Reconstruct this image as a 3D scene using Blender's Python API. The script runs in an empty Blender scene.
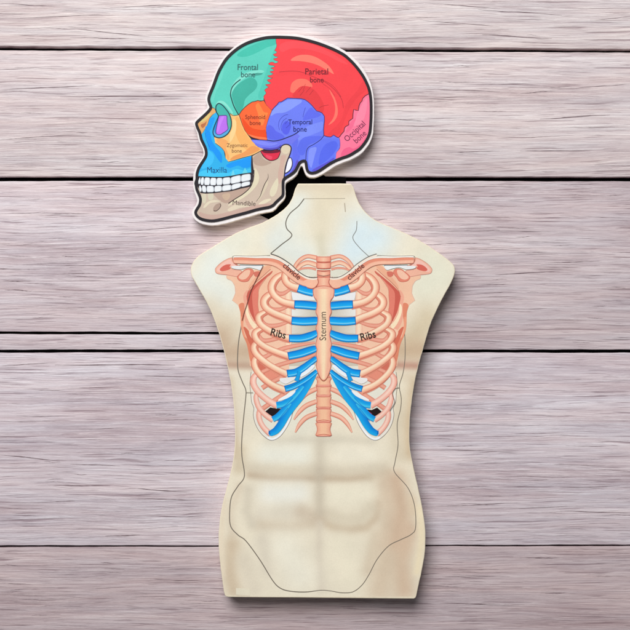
import bpy, math, random
import numpy as np
from mathutils import Vector
from mathutils.geometry import tessellate_polygon

random.seed(4)
H = 1.7            # camera height in metres
MM = 0.001
sc = bpy.context.scene
COL = sc.collection

# ---------------------------------------------------------------- helpers
def W(x, y, z):
    """measured plan position (millimetres in the table plane) -> metres at height z"""
    k = MM * (H - z) / H
    return ((x - 315) * k, (315 - y) * k)

def lin(c):
    return [((v / 255) / 12.92 if v / 255 <= 0.04045 else ((v / 255 + 0.055) / 1.055) ** 2.4) for v in c]

def crs(pts, n=6, closed=False):
    """Catmull-Rom through pts; each point may be (x,y) or (x,y,w)"""
    P = [tuple(p) for p in pts]
    m = len(P); out = []
    rng = range(m if closed else m - 1)
    for i in rng:
        if closed:
            a, b, c, d = P[(i - 1) % m], P[i], P[(i + 1) % m], P[(i + 2) % m]
        else:
            a, b, c, d = P[max(i - 1, 0)], P[i], P[i + 1], P[min(i + 2, m - 1)]
        for j in range(n):
            t = j / n
            out.append(tuple(0.5 * ((2 * b[k]) + (-a[k] + c[k]) * t + (2 * a[k] - 5 * b[k] + 4 * c[k] - d[k]) * t * t
                             + (-a[k] + 3 * b[k] - 3 * c[k] + d[k]) * t ** 3) for k in range(len(b))))
    if not closed:
        out.append(P[-1])
    return out

def mir(pts):
    return [(647.2 - p[0],) + tuple(p[1:]) for p in pts]

class Layer:
    """running height of the thin ink films of one thing"""
    def __init__(s, z): s.z = z
    def up(s, d=5e-6): s.z += d; return s.z

class Ink:
    """collects flat printed shapes with a colour per vertex, then links them as ONE mesh"""
    def __init__(s, layer, mirror=False):
        s.v = []; s.f = []; s.c = []; s.L = layer; s.m = mirror
    def _add(s, pts, faces, cols, z):
        b = len(s.v)
        for p in pts:
            x = 647.2 - p[0] if s.m else p[0]
            wx, wy = W(x, p[1], z)
            s.v.append((wx, wy, z))
        for f in faces:
            s.f.append(tuple(b + i for i in f))
        s.c += [list(lin(c)) + [1] for c in cols]
    def poly(s, pts, col, smooth=False, n=5):
        if smooth: pts = crs(pts, n, True)
        z = s.L.up()
        tris = tessellate_polygon([[Vector((p[0], p[1], 0)) for p in pts]])
        cols = [col(p) for p in pts] if callable(col) else [col] * len(pts)
        s._add(pts, tris, cols, z)
        return s
    def ribbon(s, pts, w, prof, smooth=True, n=6, cap=False, cap0=True):
        """pts along the centre; w = width, or list; prof = [(t, colour)...] across, t in -1..1"""
        if not hasattr(w, '__len__'): w = [w] * len(pts)
        P = [(p[0], p[1], ww) for p, ww in zip(pts, w)]
        if smooth: P = crs(P, n)
        z = s.L.up()
        m = len(P); N = []
        loop = m > 8 and P[0][:2] == P[-1][:2]
        for i in range(m):
            a, b = P[max(i - 1, 0)], P[min(i + 1, m - 1)]
            if loop and i in (0, m - 1): a, b = P[m - 2], P[1]
            dx, dy = b[0] - a[0], b[1] - a[1]
            l = math.hypot(dx, dy) or 1
            N.append((dy / l, -dx / l))
        if cap:   # rounded ends
            def capend(i, sg):
                x, y, ww = P[i]; nx, ny = N[i]
                tx, ty = -ny * sg, nx * sg
                return [(x + tx * ww / 2 * math.sin(a), y + ty * ww / 2 * math.sin(a), ww * math.cos(a)) for a in (0.5, 1.0, 1.35)]
            st = capend(0, -1)[::-1]; en = capend(m - 1, 1)
            if not cap0: st = []
            P = st + P + en; N = [N[0]] * len(st) + N + [N[-1]] * 3
            m = len(P)
        pts2 = []; cols = []; q = len(prof)
        for (x, y, ww), (nx, ny) in zip(P, N):
            for t, c in prof:
                pts2.append((x + nx * t * ww / 2, y + ny * t * ww / 2)); cols.append(c)
        faces = []
        for i in range(m - 1):
            for j in range(q - 1):
                a = i * q + j
                faces.append((a, a + 1, a + 1 + q, a + q))
        s._add(pts2, faces, cols, z)
        return s
    def line(s, pts, w, col, smooth=True, taper=False):
        if taper:
            k = len(pts); w = [w * (0.25 + 0.75 * math.sin(math.pi * (i + 0.15) / (k - 0.7))) for i in range(k)]
        return s.ribbon(pts, w, [(-1, col), (1, col)], smooth)
    def ring(s, pts, w, col, smooth=True):
        P = crs(pts, 5, True) if smooth else list(pts)
        return s.ribbon(P + [P[0]], w, [(-1, col), (1, col)], False)
    def tri_ok(s): return s
    def build(s, name, parent, mat=None, label=None):
        me = bpy.data.meshes.new(name)
        me.from_pydata(s.v, [], s.f)
        at = me.color_attributes.new('Col', 'FLOAT_COLOR', 'POINT')
        at.data.foreach_set('color', np.array(s.c, np.float32).ravel())
        me.materials.append(mat or M_PRINT)
        me.update()
        # every ink film faces up
        if me.polygons:
            flip = [p.index for p in me.polygons if p.normal.z < 0]
            if flip:
                import bmesh
                bm = bmesh.new(); bm.from_mesh(me); bm.faces.ensure_lookup_table()
                bmesh.ops.reverse_faces(bm, faces=[bm.faces[i] for i in flip]); bm.to_mesh(me); bm.free()
        o = bpy.data.objects.new(name, me); COL.objects.link(o)
        if parent is not None: o.parent = parent
        if label: o['label'] = label
        return o

def thing(name, label, cat, group=None):
    o = bpy.data.objects.new(name, None); COL.objects.link(o)
    o.empty_display_size = 0.02
    o['label'] = label; o['category'] = cat
    if group: o['group'] = group
    return o

def area(P): return 0.5 * sum(P[i][0] * P[(i + 1) % len(P)][1] - P[(i + 1) % len(P)][0] * P[i][1] for i in range(len(P)))

def inset(P, d):
    m = len(P); sg = 1 if area(P) > 0 else -1; out = []
    for i in range(m):
        a, b = P[i - 1], P[(i + 1) % m]
        dx, dy = b[0] - a[0], b[1] - a[1]; l = math.hypot(dx, dy) or 1
        out.append((P[i][0] - sg * dy / l * d, P[i][1] + sg * dx / l * d))
    return out

def slab(name, P, z0, z1, bev, mat, parent, label=None):
    """solid board cut to outline P with rounded arrises"""
    v = []; f = []; m = len(P); rings = []
    for z, d in [(z0, bev * .5), (z0 + bev * MM * .6, 0), (z1 - bev * MM, 0)] + \
                [(z1 - bev * MM * (1 - math.sin(a)), bev * (1 - math.cos(a))) for a in (.4, .8, 1.2, math.pi / 2)]:
        R = inset(P, d) if d else P
        rings.append(len(v))
        for x, y in R:
            wx, wy = W(x, y, z1); v.append((wx, wy, z))
    for a, b in zip(rings, rings[1:]):
        for i in range(m):
            j = (i + 1) % m; f.append((a + i, a + j, b + j, b + i))
    top = rings[-1]
    for t in tessellate_polygon([[Vector((v[top + i][0], v[top + i][1], 0)) for i in range(m)]]):
        f.append(tuple(top + i for i in t))
    for t in tessellate_polygon([[Vector((v[i][0], v[i][1], 0)) for i in range(m)]]):
        f.append(tuple(i for i in t))
    me = bpy.data.meshes.new(name); me.from_pydata(v, [], f); me.materials.append(mat)
    import bmesh
    bm = bmesh.new(); bm.from_mesh(me); bmesh.ops.recalc_face_normals(bm, faces=bm.faces); bm.to_mesh(me); bm.free()
    o = bpy.data.objects.new(name, me); COL.objects.link(o)
    if parent is not None: o.parent = parent
    if label: o['label'] = label
    return o

def lettering(text, x0, x1, base, rot, parent, layer, col=(58, 48, 58), hscale=1.0, bold=0.0, pos=None):
    """text whose first letter starts at (x0, base) and which is x1-x0 long, turned by rot degrees"""
    cu = bpy.data.curves.new('t', 'FONT'); cu.body = text; cu.size = 1; cu.resolution_u = 4; cu.offset = 0 if 'M' in text else bold
    ob = bpy.data.objects.new('t', cu); COL.objects.link(ob)
    bpy.context.view_layer.update()
    me = bpy.data.meshes.new_from_object(ob.evaluated_get(bpy.context.evaluated_depsgraph_get()))
    bpy.data.objects.remove(ob)
    co = np.empty(len(me.vertices) * 3, np.float32); me.vertices.foreach_get('co', co); co = co.reshape(-1, 3)
    s = (x1 - x0) / (co[:, 0].max() - co[:, 0].min()); mx = co[:, 0].min()
    z = layer.up(); r = math.radians(rot); px, py = pos or (x0, base)
    for v in me.vertices:
        lx = (v.co.x - mx) * s; ly = v.co.y * s * hscale
        X = px + lx * math.cos(r) - ly * math.sin(r)
        Y = py - (lx * math.sin(r) + ly * math.cos(r))
        a, b = W(X, Y, z); v.co = (a, b, z)
    at = me.color_attributes.new('Col', 'FLOAT_COLOR', 'POINT')
    at.data.foreach_set('color', np.array([lin(col) + [1]] * len(me.vertices), np.float32).ravel())
    me.materials.clear(); me.materials.append(M_PRINT); me.name = 'lettering'
    o = bpy.data.objects.new('lettering', me); COL.objects.link(o); o.parent = parent
    o['label'] = 'printed word ' + text
    return o

# ---------------------------------------------------------------- materials
def new_mat(name):
    m = bpy.data.materials.new(name); m.use_nodes = True
    nt = m.node_tree; b = nt.nodes['Principled BSDF']
    return m, nt, b

def mk_print():
    m, nt, b = new_mat('printed_film')
    N = nt.nodes.new; L = nt.links.new
    a = N('ShaderNodeAttribute'); a.attribute_name = 'Col'
    tc = N('ShaderNodeTexCoord')
    n1 = N('ShaderNodeTexNoise'); n1.inputs['Scale'].default_value = 900; n1.inputs['Detail'].default_value = 3
    n2 = N('ShaderNodeTexNoise'); n2.inputs['Scale'].default_value = 55; n2.inputs['Detail'].default_value = 4
    L(tc.outputs['Object'], n1.inputs['Vector']); L(tc.outputs['Object'], n2.inputs['Vector'])
    mr = N('ShaderNodeMapRange'); mr.inputs['From Min'].default_value = .3; mr.inputs['From Max'].default_value = .7
    mr.inputs['To Min'].default_value = .965; mr.inputs['To Max'].default_value = 1.03
    L(n1.outputs['Fac'], mr.inputs['Value'])
    mr2 = N('ShaderNodeMapRange'); mr2.inputs['From Min'].default_value = .3; mr2.inputs['From Max'].default_value = .7
    mr2.inputs['To Min'].default_value = .965; mr2.inputs['To Max'].default_value = 1.03
    L(n2.outputs['Fac'], mr2.inputs['Value'])
    mu = N('ShaderNodeMath'); mu.operation = 'MULTIPLY'; L(mr.outputs[0], mu.inputs[0]); L(mr2.outputs[0], mu.inputs[1])
    vm = N('ShaderNodeVectorMath'); vm.operation = 'SCALE'; L(a.outputs['Color'], vm.inputs[0]); L(mu.outputs[0], vm.inputs['Scale'])
    L(vm.outputs[0], b.inputs['Base Color'])
    b.inputs['Roughness'].default_value = .45; b.inputs['Specular IOR Level'].default_value = .16
    bp = N('ShaderNodeBump'); bp.inputs['Strength'].default_value = .12; bp.inputs['Distance'].default_value = .0004
    L(n1.outputs['Fac'], bp.inputs['Height']); L(bp.outputs[0], b.inputs['Normal'])
    return m
M_PRINT = mk_print()

def mk_plain(name, col, rough=.5, var=.06, scale=300, spec=.4):
    m, nt, b = new_mat(name); N = nt.nodes.new; L = nt.links.new
    tc = N('ShaderNodeTexCoord'); n = N('ShaderNodeTexNoise'); n.inputs['Scale'].default_value = scale; n.inputs['Detail'].default_value = 4
    L(tc.outputs['Object'], n.inputs['Vector'])
    r = N('ShaderNodeValToRGB'); c = lin(col)
    r.color_ramp.elements[0].position = .3; r.color_ramp.elements[1].position = .7
    r.color_ramp.elements[0].color = [v * (1 - var) for v in c] + [1]; r.color_ramp.elements[1].color = [min(v * (1 + var), .95) for v in c] + [1]
    L(n.outputs['Fac'], r.inputs['Fac']); L(r.outputs['Color'], b.inputs['Base Color'])
    b.inputs['Roughness'].default_value = rough; b.inputs['Specular IOR Level'].default_value = spec
    return m
M_WHITE = mk_plain('white_card', (240, 234, 234), .5)
M_CREAM = mk_plain('cream_board', (238, 226, 200), .5)
M_BLACK = mk_plain('shade_sheet', (5, 4, 5), .9, .3, 300, 0.05)  # near-black of the added sheet that gives the shade at the neck
M_DARK = mk_plain('dark_void', (16, 11, 12), .95, .3, 80, 0.0)

def mk_wood(name, tint, seed):
    m, nt, b = new_mat(name); N = nt.nodes.new; L = nt.links.new
    tc = N('ShaderNodeTexCoord')
    # wavy grain: bend y by a slow noise
    mpw = N('ShaderNodeMapping'); mpw.inputs['Scale'].default_value = (7, 22, 1); mpw.inputs['Location'].default_value = (seed * 3.1, seed * 1.7, 0)
    L(tc.outputs['Object'], mpw.inputs[0])
    nw = N('ShaderNodeTexNoise'); nw.inputs['Scale'].default_value = 1; nw.inputs['Detail'].default_value = 2
    L(mpw.outputs[0], nw.inputs['Vector'])
    ws = N('ShaderNodeMath'); ws.operation = 'MULTIPLY_ADD'; ws.inputs[1].default_value = .009; ws.inputs[2].default_value = -.0045
    L(nw.outputs['Fac'], ws.inputs[0])
    cx = N('ShaderNodeCombineXYZ'); L(ws.outputs[0], cx.inputs['Y'])
    ad = N('ShaderNodeVectorMath'); L(tc.outputs['Object'], ad.inputs[0]); L(cx.outputs[0], ad.inputs[1])
    def streak(sx, sy, det, off, rough=.6):
        mp = N('ShaderNodeMapping'); mp.inputs['Scale'].default_value = (sx, sy, 1); mp.inputs['Location'].default_value = (seed * 7.3 + off, seed * 2.9 - off, 0)
        L(ad.outputs[0], mp.inputs[0])
        n = N('ShaderNodeTexNoise'); n.inputs['Scale'].default_value = 1; n.inputs['Detail'].default_value = det; n.inputs['Roughness'].default_value = rough
        L(mp.outputs[0], n.inputs['Vector']); return n.outputs['Fac']
    def rng(x, a, c, lo, hi):
        r = N('ShaderNodeMapRange'); r.inputs['From Min'].default_value = a; r.inputs['From Max'].default_value = c
        r.inputs['To Min'].default_value = lo; r.inputs['To Max'].default_value = hi; L(x, r.inputs['Value']); return r.outputs[0]
    def mul(a, c):
        q = N('ShaderNodeMath'); q.operation = 'MULTIPLY'; L(a, q.inputs[0]); L(c, q.inputs[1]); return q.outputs[0]
    fine = streak(26, 900, 4, 1.3, .7); mid = streak(7, 300, 5, 5.1, .65); broad = streak(3.0, 22, 3, 9.7)
    crk = streak(10, 420, 3, 21.0, .5); crk2 = streak(24, 760, 2, 31.0, .5)
    dens = streak(5, 30, 2, 44.0, .5)
    f = mul(rng(fine, .28, .72, .78, 1.18), rng(mid, .3, .7, .80, 1.15))
    f = mul(f, rng(broad, .3, .7, .94, 1.06))
    # thin dark checks where the noise crosses its mid value on narrow bands
    def ridge(x, wdt, dark, gate_lo, gate_hi):
        s1 = N('ShaderNodeMath'); s1.operation = 'SUBTRACT'; L(x, s1.inputs[0]); s1.inputs[1].default_value = .33
        ab = N('ShaderNodeMath'); ab.operation = 'MAXIMUM'; L(s1.outputs[0], ab.inputs[0]); ab.inputs[1].default_value = 0
        return rng(ab.outputs[0], 0, wdt, dark, 1.0)
    f = mul(f, ridge(crk, .04, .60, 0, 1)); f = mul(f, ridge(crk2, .05, .74, 0, 1))
    # patches of closely packed dark wisps, denser in some stretches of a board than in others
    wsp = streak(16, 560, 4, 71.0, .75)
    g = rng(dens, .42, .62, 0, 1)
    dk = rng(wsp, .46, .60, 1, 0)
    pr = mul(g, dk)
    f = mul(f, rng(pr, 0, 1, 1.0, .80))
    f = mul(f, rng(streak(1.6, 7, 2, 90), .3, .7, .93, 1.06))
    hue = streak(6, 70, 3, 60)
    mixc = N('ShaderNodeMix'); mixc.data_type = 'RGBA'
    c1 = lin(tint); mixc.inputs['A'].default_value = [c1[0] * 1.02, c1[1] * .985, c1[2] * .98, 1]; mixc.inputs['B'].default_value = [c1[0] * .97, c1[1] * 1.0, c1[2] * 1.03, 1]
    L(rng(hue, .35, .65, 0, 1), mixc.inputs['Factor'])
    # darker tones drift to plum brown, so scale channels by powers of f
    sp = N('ShaderNodeSeparateColor'); L(mixc.outputs['Result'], sp.inputs[0])
    cb = N('ShaderNodeCombineColor')
    for ch, pw in (('Red', .92), ('Green', 1.12), ('Blue', 1.04)):
        p = N('ShaderNodeMath'); p.operation = 'POWER'; L(f, p.inputs[0]); p.inputs[1].default_value = pw
        q = N('ShaderNodeMath'); q.operation = 'MULTIPLY'; L(sp.outputs[ch], q.inputs[0]); L(p.outputs[0], q.inputs[1])
        L(q.outputs[0], cb.inputs[ch])
    L(cb.outputs[0], b.inputs['Base Color'])
    b.inputs['Roughness'].default_value = .62; b.inputs['Specular IOR Level'].default_value = .3
    bp = N('ShaderNodeBump'); bp.inputs['Strength'].default_value = .8; bp.inputs['Distance'].default_value = .0008
    L(f, bp.inputs['Height']); L(bp.outputs[0], b.inputs['Normal'])
    return m
M_CHECK, _nt, _b = new_mat('wood_check')
_b.inputs['Base Color'].default_value = lin((92, 70, 76)) + [1]; _b.inputs['Roughness'].default_value = .9
_tc = _nt.nodes.new('ShaderNodeTexCoord'); _n = _nt.nodes.new('ShaderNodeTexNoise'); _n.inputs['Scale'].default_value = 160
_r = _nt.nodes.new('ShaderNodeValToRGB'); _r.color_ramp.elements[0].color = lin((70, 50, 56)) + [1]; _r.color_ramp.elements[1].color = lin((135, 114, 120)) + [1]
_nt.links.new(_tc.outputs['Object'], _n.inputs['Vector']); _nt.links.new(_n.outputs['Fac'], _r.inputs[0]); _nt.links.new(_r.outputs[0], _b.inputs['Base Color'])

# ---------------------------------------------------------------- tabletop of planks
table = bpy.data.objects.new('tabletop', None); COL.objects.link(table)
table['kind'] = 'structure'; table['label'] = 'weathered pale mauve wooden planks laid side by side'
def edge(y0, y1, amp, seed, x0=-60, x1=690):
    r = random.Random(seed); out = []; ph = [r.uniform(0, 6.28) for _ in range(6)]
    n = 220
    for i in range(n + 1):
        x = x0 + (x1 - x0) * i / n
        y = y0 + (y1 - y0) * (x - 0) / 630
        y += amp * (.5 * math.sin(x / 47 + ph[0]) + .35 * math.sin(x / 17 + ph[1]) + .25 * math.sin(x / 7.3 + ph[2]) + .2 * math.sin(x / 3.1 + ph[3]))
        out.append((x, y))
    return out
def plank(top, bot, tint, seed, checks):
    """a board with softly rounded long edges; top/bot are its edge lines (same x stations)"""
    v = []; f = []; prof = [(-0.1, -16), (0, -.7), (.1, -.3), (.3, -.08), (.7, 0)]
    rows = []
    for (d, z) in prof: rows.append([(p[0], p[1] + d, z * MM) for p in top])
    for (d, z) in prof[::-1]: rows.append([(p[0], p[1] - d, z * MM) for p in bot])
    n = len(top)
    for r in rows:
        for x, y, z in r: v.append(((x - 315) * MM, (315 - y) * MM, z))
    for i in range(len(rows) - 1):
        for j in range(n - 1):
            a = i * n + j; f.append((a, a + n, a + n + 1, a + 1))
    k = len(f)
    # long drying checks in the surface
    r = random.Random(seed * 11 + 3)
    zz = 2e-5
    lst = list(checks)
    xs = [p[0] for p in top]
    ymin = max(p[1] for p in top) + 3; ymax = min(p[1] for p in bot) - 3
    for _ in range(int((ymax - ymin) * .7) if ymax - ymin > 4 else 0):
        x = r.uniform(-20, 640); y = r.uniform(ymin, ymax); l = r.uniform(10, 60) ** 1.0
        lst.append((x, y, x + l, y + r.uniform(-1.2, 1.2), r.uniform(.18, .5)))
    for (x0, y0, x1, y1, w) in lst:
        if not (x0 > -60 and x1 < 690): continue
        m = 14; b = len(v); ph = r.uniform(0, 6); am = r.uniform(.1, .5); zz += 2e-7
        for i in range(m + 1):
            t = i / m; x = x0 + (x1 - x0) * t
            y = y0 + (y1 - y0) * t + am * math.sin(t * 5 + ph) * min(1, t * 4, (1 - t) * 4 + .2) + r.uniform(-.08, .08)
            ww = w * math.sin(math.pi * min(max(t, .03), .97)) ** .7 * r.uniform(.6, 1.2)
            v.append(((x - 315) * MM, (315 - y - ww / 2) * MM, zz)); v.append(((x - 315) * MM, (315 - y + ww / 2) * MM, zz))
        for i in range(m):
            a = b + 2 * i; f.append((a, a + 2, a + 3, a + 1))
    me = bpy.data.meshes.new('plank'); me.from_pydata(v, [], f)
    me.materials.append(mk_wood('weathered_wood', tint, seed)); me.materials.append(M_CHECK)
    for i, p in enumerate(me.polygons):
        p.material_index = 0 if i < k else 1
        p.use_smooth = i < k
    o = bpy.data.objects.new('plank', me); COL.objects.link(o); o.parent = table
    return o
# measured joints
e = {}
e['1b'] = edge(45.9, 48.7, .5, 1); e['2t'] = edge(50.2, 52.6, .35, 2)
e['2b'] = edge(176.3, 176.6, .3, 3); e['3t'] = edge(181.0, 181.2, .3, 4)
def trim(E, a, b): return [p for p in E if a <= p[0] <= b]
L3b = edge(331.8, 332.2, .35, 5, -60, 318); L4t = edge(334.3, 334.5, .3, 6, -60, 318)
L4b = edge(349.7, 349.7, .35, 7, -60, 318); L5t = edge(352.6, 352.8, .35, 8, -60, 690)
R3b = edge(349.4, 349.6, .3, 9, 319, 690)
e['5b'] = edge(545.6, 544.8, .3, 10); e['6t'] = edge(547.5, 546.3, .3, 11)
top0 = edge(-70, -70, .3, 12); bot9 = edge(720, 720, .3, 13)
def resample(E, xs):
    out = []
    for x in xs:
        for a, b in zip(E, E[1:]):
            if a[0] <= x <= b[0] + 1e-6:
                t = (x - a[0]) / (b[0] - a[0]); out.append((x, a[1] + (b[1] - a[1]) * t)); break
    return out
C1 = [(0, 3, 60, 7, .5), (20, 18, 110, 14, .5), (70, 28, 150, 37, .7), (425, 3, 500, 8.6, .6), (478, 9.4, 562, 15.4, .8), (482, 34.6, 552, 38.6, 1.0), (512, 42, 566, 43.4, .5), (420, 20, 500, 27, .6), (590, 20, 640, 16, .5), (110, 8, 190, 4, .6), (380, 41, 470, 44, .4)]
C2 = [(0, 90, 95, 85, .8), (60, 97, 200, 96, .9), (440, 90, 500, 91.6, .6), (520, 93.4, 556, 91.4, .7), (566, 89.4, 630, 83.6, .55), (455, 84, 540, 85.2, .5), (420, 99, 480, 96, .5), (540, 119, 610, 115, .9), (445, 153, 500, 151, .7), (520, 151, 590, 151, .8), (0, 140, 80, 134, .5), (375, 119, 430, 121, .5)]
C3 = [(0, 214, 45, 212, .5), (0, 281, 35, 281, .9), (5, 290, 32, 291, .8), (80, 250, 120, 248, .6), (495, 275, 560, 271, .9), (545, 263, 600, 261, .7), (430, 333, 500, 331, .8), (120, 232, 190, 226, .5), (480, 230, 560, 232, .4)]
C5 = [(55, 365, 175, 365, 1.1), (0, 366, 50, 363, .6), (135, 376, 200, 377, .6), (450, 389, 520, 391, .5), (0, 455, 60, 461, 1.0), (70, 464, 120, 466, .8), (55, 485, 110, 486, .8), (125, 488, 190, 492, .8), (140, 499, 205, 500, .8), (20, 503, 85, 501, .5), (130, 516, 205, 517, .6), (105, 536, 140, 535, .9), (430, 424, 520, 425, .5), (560, 488, 620, 486, .6), (560, 511, 635, 513, .7), (450, 506, 520, 503, .6), (0, 421, 60, 422, .5), (440, 450, 520, 452, .5)]
C6 = [(150, 579, 205, 581, .7), (0, 566, 60, 565, .4), (520, 558, 560, 558, .9), (430, 571, 520, 569, .5), (440, 603, 500, 604, .8), (10, 590, 40, 589, .5)]
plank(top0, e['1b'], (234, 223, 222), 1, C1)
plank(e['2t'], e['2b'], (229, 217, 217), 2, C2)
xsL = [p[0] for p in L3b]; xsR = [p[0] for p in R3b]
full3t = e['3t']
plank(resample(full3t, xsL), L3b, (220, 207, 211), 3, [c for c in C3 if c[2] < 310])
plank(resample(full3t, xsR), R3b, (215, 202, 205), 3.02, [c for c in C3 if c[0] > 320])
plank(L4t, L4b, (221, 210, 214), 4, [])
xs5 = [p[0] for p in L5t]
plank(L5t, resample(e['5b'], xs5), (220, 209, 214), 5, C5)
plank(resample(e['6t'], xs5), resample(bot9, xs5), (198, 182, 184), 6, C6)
# dark board under the gaps
me = bpy.data.meshes.new('under_board')
me.from_pydata([(-.42, -.42, -.015), (.42, -.42, -.015), (.42, .42, -.015), (-.42, .42, -.015)], [], [(0, 1, 2, 3)])
me.materials.append(M_DARK); ub = bpy.data.objects.new('under_board', me); COL.objects.link(ub); ub.parent = table

# ---------------------------------------------------------------- torso board
Z_T = 0.024
torso_left = [(297.6, 184.1), (295.2, 189), (292.3, 197.5), (288, 205), (281, 211.5), (272, 217.6), (260, 223.6), (247.7, 228), (235, 233.6), (222, 241), (210, 248.5), (199, 255.6), (193.3, 261.9), (190.8, 268.3),
    (191.7, 275.9), (196.5, 284.8), (201, 292.5), (205.6, 300.5), (211, 311.5), (216, 324.4), (220.6, 338.9), (224.4, 353.3), (227.8, 367.8), (231, 384), (233.6, 404), (234.8, 425), (234.8, 444), (232.8, 462), (227.5, 485), (222, 506), (219, 528), (218.8, 548), (220.4, 566), (222.2, 580), (223.8, 591.4)]
torso_right = [(351.5, 184.2), (353.6, 187.5), (355.6, 194), (359.4, 203.5), (365.7, 212.2), (373.7, 219.0), (382, 223.2), (391, 227), (400, 230.9), (412.7, 236.7), (425.4, 244), (438, 252.2), (448.3, 260), (453.3, 264.8), (455, 269.8),
    (454, 276), (450, 285), (444.4, 295), (437, 309.5), (430.5, 324.4), (424, 346), (419.2, 363), (415, 381), (411.6, 403), (409.6, 425), (409.8, 446), (413.5, 467), (418.4, 489), (423, 511.4), (425.5, 532.6), (424.8, 553), (421.6, 572), (418.2, 586.7)]
right_down = crs(torso_right, 5) + [(416.4, 596.0), (415.6, 597.8), (413.8, 598.8)]
left_up = [(228.6, 597.2), (226.4, 596.7), (225.0, 595.4)] + crs(torso_left[::-1], 5)
outline = [(298.6, 183.6), (310, 183.5), (325, 183.5), (340, 183.5), (350.2, 183.6)] + right_down + [(390, 598.6), (350, 598.2), (300, 597.8), (260, 597.4)] + left_up

def rough_cut(P, seed, a=.13):
    q = random.Random(seed)
    return [(x + q.uniform(-a, a), y + q.uniform(-a, a)) for x, y in P]
outline = rough_cut(outline, 9, .1)
def lohi(P, y, which):
    xs = []
    for i in range(len(P)):
        a, b = P[i], P[(i + 1) % len(P)]
        if (a[1] - y) * (b[1] - y) <= 0 and a[1] != b[1]:
            xs.append(a[0] + (b[0] - a[0]) * (y - a[1]) / (b[1] - a[1]))
    return (min(xs), max(xs)) if xs else None

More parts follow.
